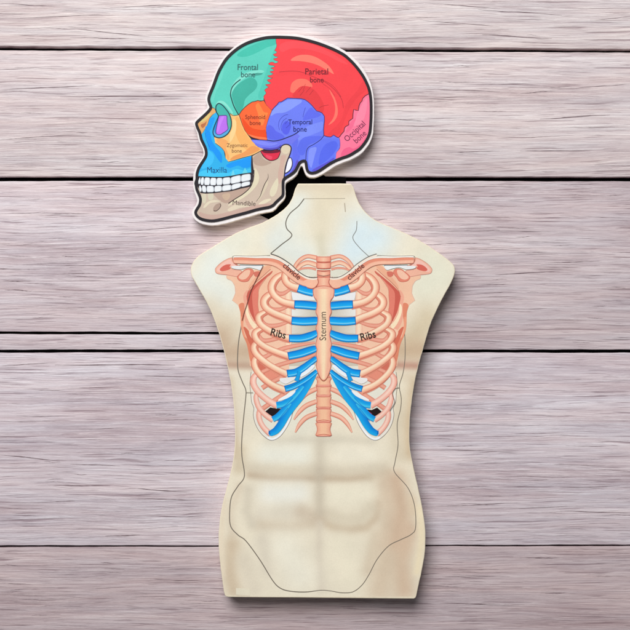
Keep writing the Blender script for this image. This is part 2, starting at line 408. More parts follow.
# colour of the printed illustration of the body, as soft airbrush strokes
BASE = np.array([239., 230., 208.])
AIR = [  # polyline, radius, colour, strength
    ([(300, 187), (348, 187)], 9, (216, 200, 174), .6),
    ([(308, 196), (318, 205), (336, 198)], 10, (227, 213, 186), .5),
    ([(300, 203), (288, 225), (275, 240)], 13, (232, 236, 228), .8),
    ([(300, 240), (310, 250)], 14, (236, 236, 222), .7),
    ([(374, 238), (354, 250), (362, 232)], 22, (220, 236, 241), .95),
    ([(285, 248), (300, 256)], 14, (226, 233, 228), .7),
    ([(326, 200), (322, 230)], 12, (230, 220, 194), .6),
    ([(320, 238), (322, 254)], 6, (212, 205, 180), .5),
    ([(240, 240), (225, 250)], 16, (236, 236, 220), .7),
    ([(215, 262), (205, 280), (225, 295)], 18, (233, 237, 228), .9),
    ([(430, 262), (440, 275), (425, 285)], 18, (232, 231, 211), .8),
    ([(210, 312), (226, 330)], 16, (219, 205, 180), .6),
    ([(220, 338), (226, 352), (250, 352)], 14, (203, 178, 152), .85),
    ([(228, 365), (252, 366)], 4.5, (188, 155, 134), .75),
    ([(230, 374), (250, 376)], 5, (232, 224, 206), .6),
    ([(428, 320), (412, 340)], 15, (215, 199, 168), .7),
    ([(398, 350), (422, 350)], 13, (208, 183, 154), .85),
    ([(396, 365), (420, 366)], 4.5, (198, 155, 136), .85),
    ([(398, 376), (412, 377)], 5, (230, 214, 190), .6),
    ([(417, 385), (410, 420), (411, 452)], 9, (216, 194, 162), .9),
    ([(400, 400), (396, 430), (398, 455)], 8, (222, 209, 184), .6),
    ([(229, 380), (235, 420), (236, 455)], 5, (214, 196, 168), .8),
    ([(262, 400), (300, 420)], 24, (231, 230, 215), .6),
    # upper pair of belly muscles
    ([(268, 442), (300, 440), (345, 440), (372, 442)], 5, (211, 203, 184), .55),
    ([(268, 455), (300, 456)], 13, (241, 240, 226), .95),
    ([(342, 454), (368, 456)], 12, (243, 236, 216), .9),
    ([(246, 467), (262, 470), (300, 471), (318, 471), (352, 472), (384, 468)], 7, (219, 208, 186), .7),
    ([(250, 475), (270, 478), (300, 478), (318, 478.6)], 4.4, (202, 184, 160), .78),
    ([(322, 478.6), (348, 479.4), (370, 477)], 4.4, (200, 181, 156), .8),
    ([(370, 477), (388, 472)], 4, (214, 200, 176), .6),
    ([(240, 450), (238, 468)], 7, (214, 199, 172), .7),
    # second pair
    ([(270, 494), (298, 494)], 13, (242, 241, 230), 1.0),
    ([(338, 495), (364, 494)], 12, (243, 236, 214), .9),
    ([(262, 514), (300, 514)], 9, (226, 218, 200), .7),
    ([(302, 512), (316, 517)], 9, (212, 196, 174), .65),
    ([(258, 525), (290, 527), (312, 523)], 6.5, (216, 201, 178), .65),
    ([(322, 520), (332, 526.5), (350, 529), (366, 527), (376, 518), (380, 504)], 5.4, (207, 188, 162), .75),
    ([(328, 515), (345, 520), (362, 518), (371, 508)], 8, (222, 211, 188), .7),
    ([(319, 519)], 7, (206, 190, 168), .5),
    ([(248, 490), (247, 512), (252, 524)], 6, (221, 212, 192), .8),
    # midline
    ([(320.5, 436), (319.5, 462)], 6, (212, 202, 182), .6), ([(319.5, 470), (319.5, 512)], 6, (205, 194, 174), .65),
    ([(320, 524), (319, 556), (321, 588)], 5, (220, 209, 190), .7),
    # lower belly
    ([(285, 548), (300, 575)], 19, (243, 238, 220), .95),
    ([(340, 548), (352, 578)], 16, (243, 235, 212), .95),
    ([(262, 540), (268, 572)], 8, (223, 214, 196), .6),
    ([(376, 535), (368, 570)], 7, (222, 208, 184), .7),
    # flanks and hips
    ([(384, 482), (388, 520), (382, 545)], 9, (224, 208, 184), .9),
    ([(396, 480), (402, 508), (396, 545)], 11, (214, 188, 162), .85),
    ([(412, 500), (413, 512)], 5, (226, 206, 178), .7),
    ([(408, 530), (400, 562), (404, 590)], 12, (217, 191, 165), .8),
    ([(420, 508), (422, 540), (417, 572)], 4, (243, 228, 196), .9),
    ([(386, 562), (380, 590)], 14, (219, 200, 175), .8),
    ([(240, 486), (230, 512), (232, 535)], 5, (222, 208, 186), .6),
    ([(232, 545), (230, 572), (234, 590)], 9, (214, 196, 170), .85),
    ([(224, 500), (221, 545), (223, 575)], 3, (236, 222, 198), .8),
    ([(244, 560), (254, 590)], 10, (226, 216, 196), .7),
    ([(240, 398), (244, 430)], 9, (226, 215, 196), .5),
]
def skin(X, Y):
    C = np.tile(BASE, (len(X), 1)); P = np.stack([X, Y], 1)
    for pl, rad, col, st in AIR:
        d = np.full(len(X), 1e9)
        if len(pl) == 1: d = np.hypot(X - pl[0][0], Y - pl[0][1])
        for a, b in zip(pl, pl[1:]):
            a = np.array(a, float); b = np.array(b, float); ab = b - a
            t = np.clip(((P - a) @ ab) / (ab @ ab), 0, 1)
            q = a + t[:, None] * ab; d = np.minimum(d, np.hypot(P[:, 0] - q[:, 0], P[:, 1] - q[:, 1]))
        w = (min(st * 1.12, 1) * np.exp(-(d / rad) ** 2))[:, None]
        C = C * (1 - w) + np.array(col, float) * w
    return C
def skin_sheet(name, P, y0, y1, z, parent, gain=1.0, nx=150, step=1.3):
    ys = np.linspace(y0, y1, int((y1 - y0) / step)); pts = []
    rows = []
    for y in ys:
        r = lohi(P, y, 0)
        if r: rows.append((y, r))
    for y, (a, b) in rows:
        for i in range(nx + 1): pts.append((a + (b - a) * i / nx, y))
    A = np.array(pts); C = skin(A[:, 0], A[:, 1]) * gain
    k = MM * (H - z) / H
    v = np.stack([(A[:, 0] - 315) * k, (315 - A[:, 1]) * k, np.full(len(A), z)], 1)
    f = []
    for j in range(len(rows) - 1):
        for i in range(nx):
            a = j * (nx + 1) + i; f.append((a, a + nx + 1, a + nx + 2, a + 1))
    me = bpy.data.meshes.new(name); me.from_pydata(v.tolist(), [], f)
    s = np.clip(C / 255, 0, 1); ln = np.where(s <= .04045, s / 12.92, ((s + .055) / 1.055) ** 2.4)
    at = me.color_attributes.new('Col', 'FLOAT_COLOR', 'POINT')
    at.data.foreach_set('color', np.concatenate([ln, np.ones((len(ln), 1))], 1).astype(np.float32).ravel())
    me.materials.append(M_PRINT)
    o = bpy.data.objects.new(name, me); COL.objects.link(o); o.parent = parent
    return o

torso = thing('torso_board', 'cream headless male torso board with bare belly, lying below the coloured skull', 'torso board')
slab('board', outline, 0.0, Z_T, .8, M_CREAM, torso)
inner = inset(outline, .75)
skin_sheet('skin_print', inner, 185.0, 596.6, Z_T + 3e-5, torso)
LT = Layer(Z_T + 5e-5)

# the loose front panel (neck to hips) that sits in the board; its seam shows as a dark hairline
seamL = [(304.2, 198.6), (298.5, 206), (290, 213.5), (286, 221.5), (286.8, 228.6), (291.8, 235.8), (281, 245), (270.6, 253.6)]
seamL2 = [(262.9, 265.7), (260.3, 271.5), (255.7, 281), (250.5, 291), (247, 303), (244, 312.5), (242, 320.5), (240.8, 329), (239, 339), (237.8, 352), (237.9, 369), (242.2, 381.5), (245.8, 390), (245.6, 399), (243.4, 420), (241.8, 440), (241.9, 456), (244.4, 476),
          (238, 486), (231.5, 497), (229.7, 511), (230.6, 526), (238, 535), (246, 541), (260, 560), (273, 581), (281, 588.5), (291, 591.3), (305.6, 592), (321, 590.3), (331, 591), (342, 592.8), (353, 591.8), (362, 585), (369, 574.5), (377, 559.5), (388.5, 546), (401, 539.5), (411, 534.5), (415.6, 527.5), (414.6, 506), (408, 488), (394.5, 472), (395, 462), (398, 445), (397.2, 424), (400.5, 409), (401.2, 398), (399.4, 386), (403, 373), (405, 358), (404.8, 336), (402, 316)]
seamR = [(356.9, 221), (356.3, 230), (352.8, 238), (359.3, 247.4), (370, 257.5)]
panel_poly = crs(seamL, 5) + crs(seamL2, 5) + [(398.8, 296), (391, 283), (384, 268), (371, 258.5)] + crs(seamR[::-1], 5) + [(352, 205), (345, 198.6)]
panel = thing('body_panel', 'thin cream inlaid panel with belly muscles, running from neck to hips of the torso board', 'puzzle piece')
zp = LT.up(4e-5)
skin_sheet('panel_print', panel_poly, 198.7, 592.3, zp, panel, 1.0, 130, 1.3)
LT.up(3e-5)
mainw = [(95 + 0) * .01] * 29 + [.72] * (len(seamL2) - 29)
def seam(pts, w, c, p=None):
    k = Ink(LT); k.line(pts, w, c); k.build('seam', p or panel)
seam(seamL, 1.0, (112, 106, 96))
k = Ink(LT); k.line(seamL2, mainw, (122, 113, 102)); k.build('seam', panel)
seam([(304, 198.7), (345, 198.5)], .6, (178, 168, 148))
seam(seamR, .7, (136, 138, 134)); seam([(344.6, 203), (345.4, 212)], .9, (184, 172, 152))
seam([(402, 316), (398.8, 296), (391, 283)], .6, (165, 125, 105))
# little light patch near the lower left corner of the board
Ink(LT).poly([(236, 588), (250, 588.5), (250, 595.6), (236, 594.8)], (232, 224, 202)).build('edge_patch', torso)
LT.up()

# ---------------------------------------------------------------- rib cage piece
rib_piece = thing('rib_cage_piece', 'flat rib cage cutout with blue rib cartilage, laid on the chest of the torso', 'puzzle piece')
CRE = (250, 226, 192); PEA = (243, 190, 160); SAL = (228, 146, 122); DSA = (205, 108, 90); RED = (205, 92, 80)
RIBP = [(-1, (208, 118, 96)), (-.84, (236, 170, 144)), (-.55, (254, 232, 204)), (-.15, (253, 222, 192)), (.25, (247, 200, 170)), (.6, (240, 172, 144)), (.84, (226, 140, 116)), (1, (180, 90, 76))]
RIBPP = [(-1, (214, 132, 118)), (-.8, (243, 186, 170)), (-.2, (252, 218, 202)), (.4, (246, 190, 172)), (.85, (236, 160, 142)), (1, (206, 122, 106))]
POSTP = [(-1, (206, 118, 100)), (-.6, (236, 160, 138)), (.1, (240, 172, 150)), (.8, (222, 136, 114)), (1, (202, 112, 94))]
BLUP = [(-1, (14, 108, 176)), (-.82, (18, 146, 222)), (-.64, (20, 168, 240)), (-.5, (150, 226, 248)), (-.34, (30, 182, 246)), (-.1, (14, 170, 244)), (.4, (2, 154, 238)), (.8, (0, 124, 214)), (1, (8, 88, 160))]
Z0 = LT.z
# (for strokes running towards the left of the body, t=+1 is the lower side; profiles below follow that)
for side in (False, True):
    LT.z = Z0
    # white border and fine cut line around the lower rib tips
    b = Ink(LT, side)
    low = [(252, 372), (250.8, 384), (251.8, 394.8), (252.3, 402), (254.6, 408.3), (254, 414.6), (256, 423.3), (260.6, 431.3), (267, 437.6), (272.5, 439.8), (279, 436.4), (285.2, 428.3), (289.6, 420), (292.2, 411.5), (297.5, 402.5), (305, 391.5), (312.9, 379), (317, 371), (310, 362), (290, 352), (265, 352)]
    b.poly(low, (232, 229, 215), True)
    brd = [(252, 372), (250.8, 384), (251.8, 394.8), (252.5, 402), (254.8, 408.3), (254.2, 414.6), (256, 423.3), (260.6, 431.3), (267, 437.4), (272.5, 439.4), (279, 436), (285.2, 428.0), (289.6, 419.5), (292.2, 411.2), (297.5, 402.3), (305, 391.3), (313.4, 378)]
    b.line(brd[8:], 2.6, (246, 248, 250)); b.line(brd[2:9], 1.8, (238, 232, 222))
    br2 = brd if not side else brd
    b.line([(p[0] + dx, p[1] + dy) for p, dx, dy in zip(br2, [-.9] * 8 + [-.7, 0, .8] + [1.0] * 6, [0] * 7 + [.5, .8, .9, .7, .5] + [.4] * 5)], .55, (140, 132, 122))
    # pale chest gaps behind the upper cartilages
    b.poly([(289, 290), (319, 292), (319, 366), (288, 366)], (206, 198, 182))
    b.poly([(291, 292), (315, 296), (315, 300), (293, 300)], (236, 238, 240))
    b.poly([(290, 308), (316, 310), (316, 316), (290, 316)], lambda p: (238, 238, 234) if p[0] < 300 else (206, 198, 180))
    b.poly([(290, 325), (317, 325), (317, 331), (290, 334)], lambda p: (224, 222, 212) if p[0] < 300 else (198, 184, 164))
    b.poly([(298, 268.5), (315, 268), (316, 276), (307, 276.5), (300, 272.5)], (226, 224, 208), True)
    b.build('backing', rib_piece)

    # shoulder blade
    s = Ink(LT, side)
    s.poly([(226.4, 275.4), (227, 278.6), (231.6, 280.6), (234.6, 286), (235.2, 293), (232.2, 300.4), (237.6, 304.6), (240.3, 310), (240.5, 321.7), (241.4, 329), (244, 337), (248.4, 348), (250, 366), (262, 372), (272, 370), (284, 350), (284, 290), (285, 266), (268, 262), (262, 268), (254, 270), (240, 272)], (243, 196, 166))
    s.line([(226.4, 276), (227.4, 278.8), (231.6, 280.8), (234.8, 286), (235.4, 293), (232.2, 300.6)], .5, (226, 186, 168))
    # red-brown hollow behind the blade
    s.poly([(238.8, 305), (243.5, 303), (245.4, 309.5), (243.4, 322), (244.2, 334), (252, 346), (254.5, 362), (250.4, 361), (247, 345), (242.8, 335), (240.9, 326), (240.6, 314)], (226, 138, 108), True)
    s.poly([(243.5, 327), (248, 330), (253, 340), (256, 350), (252, 348), (247, 338)], (214, 112, 88), True)
    s.poly([(240.8, 318), (243, 318), (243.6, 330), (246, 338), (243.8, 336), (241.4, 329)], (240, 160, 128), True)
    s.poly([(243.4, 296), (247.6, 290), (249, 300), (250, 313), (254.5, 321), (262, 329), (256, 333), (249, 329), (244.6, 319), (244.4, 306)], (240, 172, 148), True)
    s.poly([(247.2, 304), (248.8, 313), (252.9, 321), (259.6, 328), (257, 331.4), (250.8, 325), (246.4, 315.6), (245.2, 308)], (252, 230, 196), True)
    s.poly([(252, 329), (258, 332), (254, 340), (249, 333)], (246, 204, 176), True)
    s.poly([(272, 271), (263.3, 277.8), (255.7, 284.2), (248.2, 292), (246.7, 297.6), (248, 304), (250, 312), (252.9, 317.9), (255.4, 321), (258.8, 312), (257.8, 304), (258.4, 296), (258.4, 289), (263, 281), (271, 274)], (205, 96, 82), True)
    s.poly([(270, 273.2), (263.5, 280), (257, 286.5), (252.8, 292), (252.2, 300), (253.6, 312), (255.6, 320), (258.8, 312), (257.9, 304), (258.5, 296), (258.6, 289), (263.4, 281)], (229, 130, 112), True)
    s.poly([(270, 268), (262, 276), (255, 282.4), (248.6, 289), (250, 284), (257, 275), (263, 268), (272, 264)], (238, 178, 146), True)
    s.line([(270.6, 269), (263, 276), (255.5, 282.6), (249, 290), (246.6, 297)], .6, (196, 110, 90))
    s.line([(258.8, 313), (257.9, 304), (258.4, 296), (259, 289), (264, 281), (271, 272)], .45, (206, 130, 108))
    # acromion and coracoid
    acr = [(215.2, 269.6), (216.6, 267), (220, 263.6), (224.3, 260.6), (229, 258.4), (232.4, 258), (233.4, 261.4), (236.7, 264.2), (238.6, 266.2), (232.4, 266.4), (230.8, 267.8), (234, 269.6), (240.6, 270.4), (241.5, 273), (238, 276.6), (228, 275), (220.5, 274.2), (216.4, 273)]
    s.poly(acr, (242, 184, 160), True)
    s.poly([(217, 269.6), (219, 266.8), (224.3, 262), (230, 259.6), (232, 262), (236, 265.2), (231, 266), (228.5, 266), (222, 271.2), (218, 271.8)], (246, 196, 182), True)
    s.poly([(219.8, 269.6), (222, 266.8), (226, 264.6), (230.8, 264.4), (229.6, 266.4), (230.6, 268.4), (228, 270), (222, 271.2)], (218, 104, 90), True)
    s.ring(acr, .5, (206, 138, 124))
    cor = [(237.2, 277.4), (239, 274.6), (242.6, 271.6), (245.4, 269.4), (249, 268.6), (252.6, 269.6), (253.6, 273.2), (250.4, 277.6), (248, 281), (243.6, 281.8), (239.4, 280.6)]
    s.poly(cor, (228, 134, 112), True)
    s.poly([(238.6, 277), (242.6, 272.6), (246, 270.2), (250, 270.2), (249.4, 274.6), (246, 278.6), (241.6, 279.6)], (245, 196, 170), True)
    s.ring(cor, .5, (202, 112, 94))
    s.poly([(254.4, 272), (260, 271.6), (259.6, 275.6), (256.8, 277), (254, 275.2)], (214, 118, 100), True)
    s.build('shoulder_blade', rib_piece)

    # vault of the ribs: posterior ribs seen through the gaps
    b = Ink(LT, side)
    b.poly([(284, 268), (278, 272), (271, 283), (266, 294), (262, 302), (258, 316), (255, 334), (254, 350), (256, 364), (268, 371), (280, 371), (289, 368), (290, 292), (296, 284)], (245, 200, 172), True)
    b.poly([(254.5, 356), (262, 363), (272, 370), (270, 376), (262, 374), (256, 366)], (214, 116, 96), True)
    b.poly([(265, 370.5), (274, 371.5), (279, 375.6), (272, 379.6), (266, 376.8)], (232, 146, 124), True)
    b.ribbon([(288.3, 292), (288.3, 345)], 6.5, [(-1, (222, 150, 132)), (-.85, (246, 204, 178)), (0, (252, 226, 196)), (.85, (246, 204, 178)), (1, (222, 150, 132))], False)
    b.build('backing', rib_piece)
    post = [[(272, 284), (276, 292), (283, 293.6), (292, 288)], [(264.6, 299), (270, 308), (279, 309.6), (290, 305.6)], [(258.4, 315), (265, 324.4), (276, 325.6), (291, 321)],
            [(255.6, 331), (263, 340.2), (275, 339), (289, 335)], [(254, 345), (262, 357), (274, 352), (290, 346.8), (315, 342.6)],
            [(262, 372), (275, 366.4), (290, 361.8), (306, 358), (316, 354)],
            [(262, 388), (270, 383), (280, 378), (288, 373.6)], [(262, 409), (272, 402), (281, 396), (290, 389)]]
    for i, p in enumerate(post):
        t = Ink(LT, side)
        t.ribbon(p[::-1], [2.2 if i < 7 else 3] + [4.2 if i < 6 else 4.6] * (len(p) - 1), POSTP)
        t.build('rib', rib_piece, label='darker rear rib seen behind the front ribs')

    # floating ribs
    for i, p in enumerate([[(316.5, 388.6), (306.5, 393.6), (298.6, 401.4), (292, 410)], [(316.5, 401.4), (306.5, 405.4), (299.4, 411.6), (293.8, 419.6)], [(316.5, 413.4), (306.5, 417.4), (299.8, 424), (295.2, 432.4)]]):
        t = Ink(LT, side)
        t.ribbon(p, [4.6, 4.6, 3.9, 1.4], [(-1, (210, 128, 104)), (-.7, (240, 172, 148)), (-.1, (249, 200, 176)), (.5, (240, 170, 146)), (1, (206, 116, 96))])
        t.build('rib', rib_piece, label='short floating rib tapering to a point')

    # first small ribs at the neck
    t = Ink(LT, side)
    t.ribbon([(292.6, 271), (296.6, 263.6), (301.8, 258.6), (308, 256.2), (316.6, 257.8)], [3.4, 3.6, 4, 4, 4.4], [(-1, (206, 126, 104)), (-.5, (244, 186, 160)), (.2, (248, 200, 172)), (.8, (226, 140, 116)), (1, (202, 112, 94))])
    t.ribbon([(294, 273), (299.6, 266.2), (305, 263), (310, 262.8), (316.6, 265)], [3.6, 4, 4.6, 4.6, 5], [(-1, (210, 130, 108)), (-.5, (250, 214, 184)), (.2, (246, 196, 168)), (.8, (228, 144, 120)), (1, (202, 112, 94))])
    t.ribbon([(297, 270.6), (303, 268.4), (310, 268), (316, 269.4)], [1.6, 2, 2.2, 2.4], [(-1, (232, 150, 128)), (0, (238, 168, 146)), (1, (212, 124, 102))])
    t.build('rib', rib_piece, label='small topmost rib beside the neck')

    # front ribs, bottom to top so that each tucks behind the one above
    ribs = [([(270.5, 434), (264.4, 428.4), (260.2, 421.6), (258.8, 415.4), (259.6, 410), (262, 407)], 5.2, RIBPP),
            ([(273, 420), (265.6, 415), (259.6, 408.4), (256.8, 402), (256, 396), (258, 391)], 5.2, RIBPP),
            ([(277, 405.6), (267, 399.6), (258.8, 392.4), (254, 385.4), (253.2, 379.6), (255.2, 375.4), (260, 373)], 6.2, RIBPP),
            ([(285.5, 390.4), (274, 385.6), (265, 379.4), (257.6, 371.6), (254.2, 364.6), (254.4, 359.4), (257, 356.6)], 6.6, RIBP),
            ([(287.5, 374.4), (276, 368.8), (266, 362.6), (257, 355), (253.6, 349), (254.4, 344.4), (258.4, 341.6)], 6.6, RIBP),
            ([(289, 356), (278, 352.4), (266, 347.2), (258, 341.4), (254.6, 335.6), (255.6, 331.4), (261, 328.4)], 6.6, RIBP),
            ([(290, 338.4), (282, 336.4), (270, 330.8), (261.4, 325), (258.2, 319.4), (259, 315), (265, 311.4)], 6.6, RIBP),
            ([(292.5, 320.4), (284, 316.8), (275, 313.4), (267, 308.8), (263.8, 304), (264.4, 299), (269, 294.4), (274, 292.4)], 7.0, RIBP),
            ([(295.6, 304.6), (284, 302), (276, 297.2), (271.6, 290.6), (271.6, 284.2), (276, 277.6), (282.6, 273.4)], 7.0, RIBP),
            ([(299.4, 288.2), (291.8, 286), (286.6, 282.4), (284.6, 277.2), (286, 271.6), (290, 269)], 7.2, RIBP)]
    dp = Ink(LT, side)
    for p, w, pr in ribs[3:]:
        tail = p[2:]
        dp.line([(x + 3.6, y + 1.6) for x, y in tail], 2.0, (226, 140, 116)); dp.line([(x + 4.6, y + 2.0) for x, y in tail], .6, (204, 114, 94))
        dp.line([(x, y + 4.2) for x, y in p[:5]], 1.4, (228, 146, 122))
    dp.build('backing', rib_piece)
    for p, w, pr in ribs:
        t = Ink(LT, side)
        ws = [w * 1.12] + [w] * (len(p) - 3) + [w * .85, w * .6]
        # profile is written upper side first; strokes here run leftwards so flip is not needed
        t.ribbon(p, ws, [(tt, c) for tt, c in pr])
        t.build('rib', rib_piece)

    # black hole piece between the lowest cartilages
    t = Ink(LT, side)
    if not side:
        t.poly([(265.4, 411.4), (270.2, 407.4), (276.5, 408.6), (284, 408.6), (278, 414), (272.6, 416.8)], (30, 16, 22))
    else:
        t.poly([(265.6, 411.6), (270.0, 407.6), (275.6, 410), (283, 409), (278, 414), (273.4, 417)], (32, 14, 20))
        t.line([(275.4, 414), (278, 412), (281, 411)], .9, (132, 40, 80))
    t.build('magnet_slot', rib_piece, label='small black opening between the lowest rib cartilages')

    # rib cartilage
    def cart(p, w, cap=False, extra=None):
        t = Ink(LT, side)
        t.ribbon(p, w, BLUP, cap=cap, cap0=False)
        if True:
            x, y = p[0]; ww = w[0] if hasattr(w, '__len__') else w
            dx, dy = p[1][0] - x, p[1][1] - y; l = math.hypot(dx, dy); nx, ny = dy / l, -dx / l
            t.line([(x + nx * ww / 2, y + ny * ww / 2), (x - nx * ww / 2, y - ny * ww / 2)], .7, (12, 96, 176), False)
        return t
    def R(p): return p
    # margin first
    m = Ink(LT, side)
    m.ribbon([(271.4, 433), (276, 430.4), (281, 424), (286, 415), (292, 405.4), (299, 396), (306, 386), (313.4, 375)], [6, 7, 7.4, 8, 9.6, 10.4, 9, 6], [(-1, (24, 172, 234)), (-.5, (24, 168, 236)), (.1, (8, 150, 232)), (.7, (0, 132, 220)), (1, (30, 110, 190))], cap=True)
    m.ribbon([(272.6, 419.4), (277.5, 416.6), (283, 411.4), (290, 403)], [5.8, 6, 6.4, 5], [(-1, (10, 120, 204)), (-.6, (66, 198, 240)), (0, (24, 168, 236)), (.8, (6, 142, 224)), (1, (6, 142, 224))])
    m.ribbon([(276.4, 405.2), (283, 404), (290, 400), (296, 394), (303, 386)], [6.6, 6.6, 6.4, 6, 4], [(-1, (10, 120, 204)), (-.6, (74, 204, 240)), (0, (24, 170, 236)), (.7, (8, 150, 232)), (1, (8, 150, 232))])
    m.ribbon([(270.2, 434.6), (268.8, 430.6)], .9, [(-1, (10, 96, 176)), (1, (10, 96, 176))], False)
    m.line([(280.6, 409), (287, 404), (293, 397.6)], .5, (10, 112, 206)); m.line([(277.6, 421), (283, 414), (288, 408)], .5, (10, 112, 206))
    m.build('cartilage', rib_piece, label='blue lower margin of cartilage joining the lowest ribs')
    t = cart([(285.2, 388.8), (292, 386.8), (300, 383), (308, 378), (317, 371)], [6.4, 6.2, 5.8, 5.4, 4.4])
    t.line([(286, 387.8), (293, 385.4), (301, 380.8), (309, 375.4), (315, 370.4)], .55, (26, 118, 150)); t.build('cartilage', rib_piece)
    t = Ink(LT, side)
    t.poly([(280, 378.6), (284, 377.8), (294.4, 377), (294.6, 379.2), (290, 382), (285.6, 383.8), (280.4, 381.4)], (238, 236, 236), True)
    t.poly([(301, 373.6), (306, 369.8), (312.6, 364.9), (314.8, 366.2), (309.6, 372), (304, 375.8), (300.6, 377)], (240, 246, 252), True)
    t.poly([(278.6, 399.4), (284, 396), (291, 392.2), (295.6, 391), (292, 395.4), (286, 398.8), (279, 401)], (240, 244, 246), True)
    t.build('backing', rib_piece)
    t = cart([(287.4, 373.6), (295.8, 372.2), (304, 367.4), (310, 362.8), (315.2, 359)], [7.8, 7.4, 6.8, 6, 5.4], True)
    t.ribbon([(299.6, 371.6), (298.2, 376), (296.6, 381)], [5, 3.8, 5], [(-1, (8, 110, 200)), (-.6, (20, 164, 234)), (.6, (20, 164, 234)), (1, (8, 110, 200))]); t.build('cartilage', rib_piece)
    cart([(288.4, 356), (300, 353.6), (308, 351), (314, 349)], [7.8, 8.2, 8, 7], True).build('cartilage', rib_piece)
    cart([(289.3, 338.2), (301, 338.2), (310, 336), (315.8, 333.4)], [7.4, 7.8, 8, 6.6], True).build('cartilage', rib_piece)
    cart([(291.8, 320.6), (303, 321.4), (315.4, 320.8)], [7.8, 8.4, 8.4], True).build('cartilage', rib_piece)
    cart([(294.6, 304.4), (304, 304.8), (314.8, 305.8)], [8, 8.4, 8.2], True).build('cartilage', rib_piece)
    cart([(298.4, 288), (305, 290.2), (313.4, 292)], [8.6, 8.8, 9]).build('cartilage', rib_piece)

# spine
BODY = [(-1, (206, 116, 98)), (-.84, (238, 170, 142)), (-.3, (247, 196, 160)), (.3, (247, 196, 160)), (.84, (238, 170, 142)), (1, (206, 116, 98))]
for y0, y1, w0, w1 in [(378, 385.6, 14, 16.4), (387, 394.8, 14.6, 15.4), (397, 407, 15, 15.6), (409.6, 420.8, 15, 15.6), (423.2, 435.2, 14.6, 16.6)]:
    t = Ink(LT)
    t.ribbon([(323.6, y0 - 2.4), (323.6, y1 + 1.2)], 13.4, [(-1, (208, 122, 104)), (-.8, (236, 160, 140)), (.8, (236, 160, 140)), (1, (208, 122, 104))], False)
    m_ = (y0 + y1) / 2
    t.ribbon([(323.6, y0), (323.6, m_), (323.6, y1)], [w1, w0 - 1.4, w1], BODY, n=8)
    t.line([(316, y0 - .4), (323.6, y0 - 1.2 if y0 > 400 else y0), (331.2, y0 - .4)], .6, (205, 112, 94))
    t.line([(316, y1 + .4), (323.6, y1 - (.8 if y0 > 400 else 0)), (331.2, y1 + .4)], .7, (205, 112, 94))
    t.build('vertebra', rib_piece)
for y0, y1 in [(256.6, 261.6), (262.6, 268), (270.2, 276.6), (277, 288)]:
    t = Ink(LT)
    t.ribbon([(323.6, y0), (323.6, y1)], 14.6 if y0 < 270 else 13.2, [(-1, (206, 110, 92)), (-.8, (238, 160, 136)), (0, (248, 200, 170)), (.8, (238, 160, 136)), (1, (206, 110, 92))], False)
    t.line([(317, y0), (323.6, y0 + .4), (330.4, y0)], .7, (212, 118, 100)); t.line([(317, y1), (323.6, y1 + .5), (330.4, y1)], .9, (205, 108, 90))
    t.build('vertebra', rib_piece)

# collar bones with white border
for side in (False, True):
    t = Ink(LT, side)
    cl = [(233.4, 260.4), (243, 260.6), (256, 261.2), (268, 261.4), (276.6, 263.4), (284.4, 268.4), (291.6, 274.6), (300, 280), (308, 282.4), (314, 281.8)]
    cw = [7, 7.6, 7.4, 7.8, 8.6, 9, 9.6, 10, 10.4, 8]
    t.ribbon([(p[0], p[1] - 1.5) for p in cl[:9]], [w * .98 for w in cw[:9]], [(-1, (246, 246, 240)), (1, (240, 236, 226))])
    t.poly([(231.6, 266.2), (240, 265.6), (252, 265.6), (262.6, 266), (260.4, 270), (254, 268.4), (248, 267.4), (240.6, 269.4), (233, 268.4)], (236, 238, 238), True)
    t.line([(239.5, 265.1), (252, 265.4), (263.2, 265.3)], .8, (132, 138, 146))
    t.ribbon(cl, [w * .84 for w in cw], [(-1, (222, 148, 124)), (-.7, (247, 198, 174)), (-.1, (246, 188, 162)), (.35, (232, 146, 122)), (.75, (238, 160, 134)), (1, (212, 118, 96))][::-1] if False else [(-1, (214, 128, 104)), (-.75, (246, 194, 168)), (-.1, (246, 188, 160)), (.3, (229, 142, 116)), (.75, (234, 152, 124)), (1, (204, 112, 92))][::-1])
    t.line([(232.2, 257.8), (234, 255.8), (244, 255.9), (258, 255.9), (270.6, 255.2), (272, 255.4)], .5, (150, 142, 132))
    t.line([(232.2, 258), (233.4, 262), (237, 265), (240, 265.6)], .55, (204, 116, 98))
    t.poly([(303, 281.6), (309, 279), (315.6, 278.6), (318.4, 281), (317.6, 284.6), (313, 288), (307, 287)], (246, 190, 162), True)
    t.line([(314.6, 277), (317.6, 279.4), (318.2, 283), (315.8, 286.6), (312.6, 288.6), (307, 287.6)], .8, (184, 98, 82))
    cut = [(270.6, 253.8), (279.5, 257), (290.6, 264.2), (298.6, 271.6), (306.5, 276.4), (313, 277.6), (317.6, 277.2)]
    t.line([(p[0] - .4, p[1] + 1.4) for p in cut], 1.6, (246, 232, 216))
    t.line(cut, .9 if not side else .75, (96, 92, 88) if not side else (128, 122, 116))
    t.build('collar_bone', rib_piece)
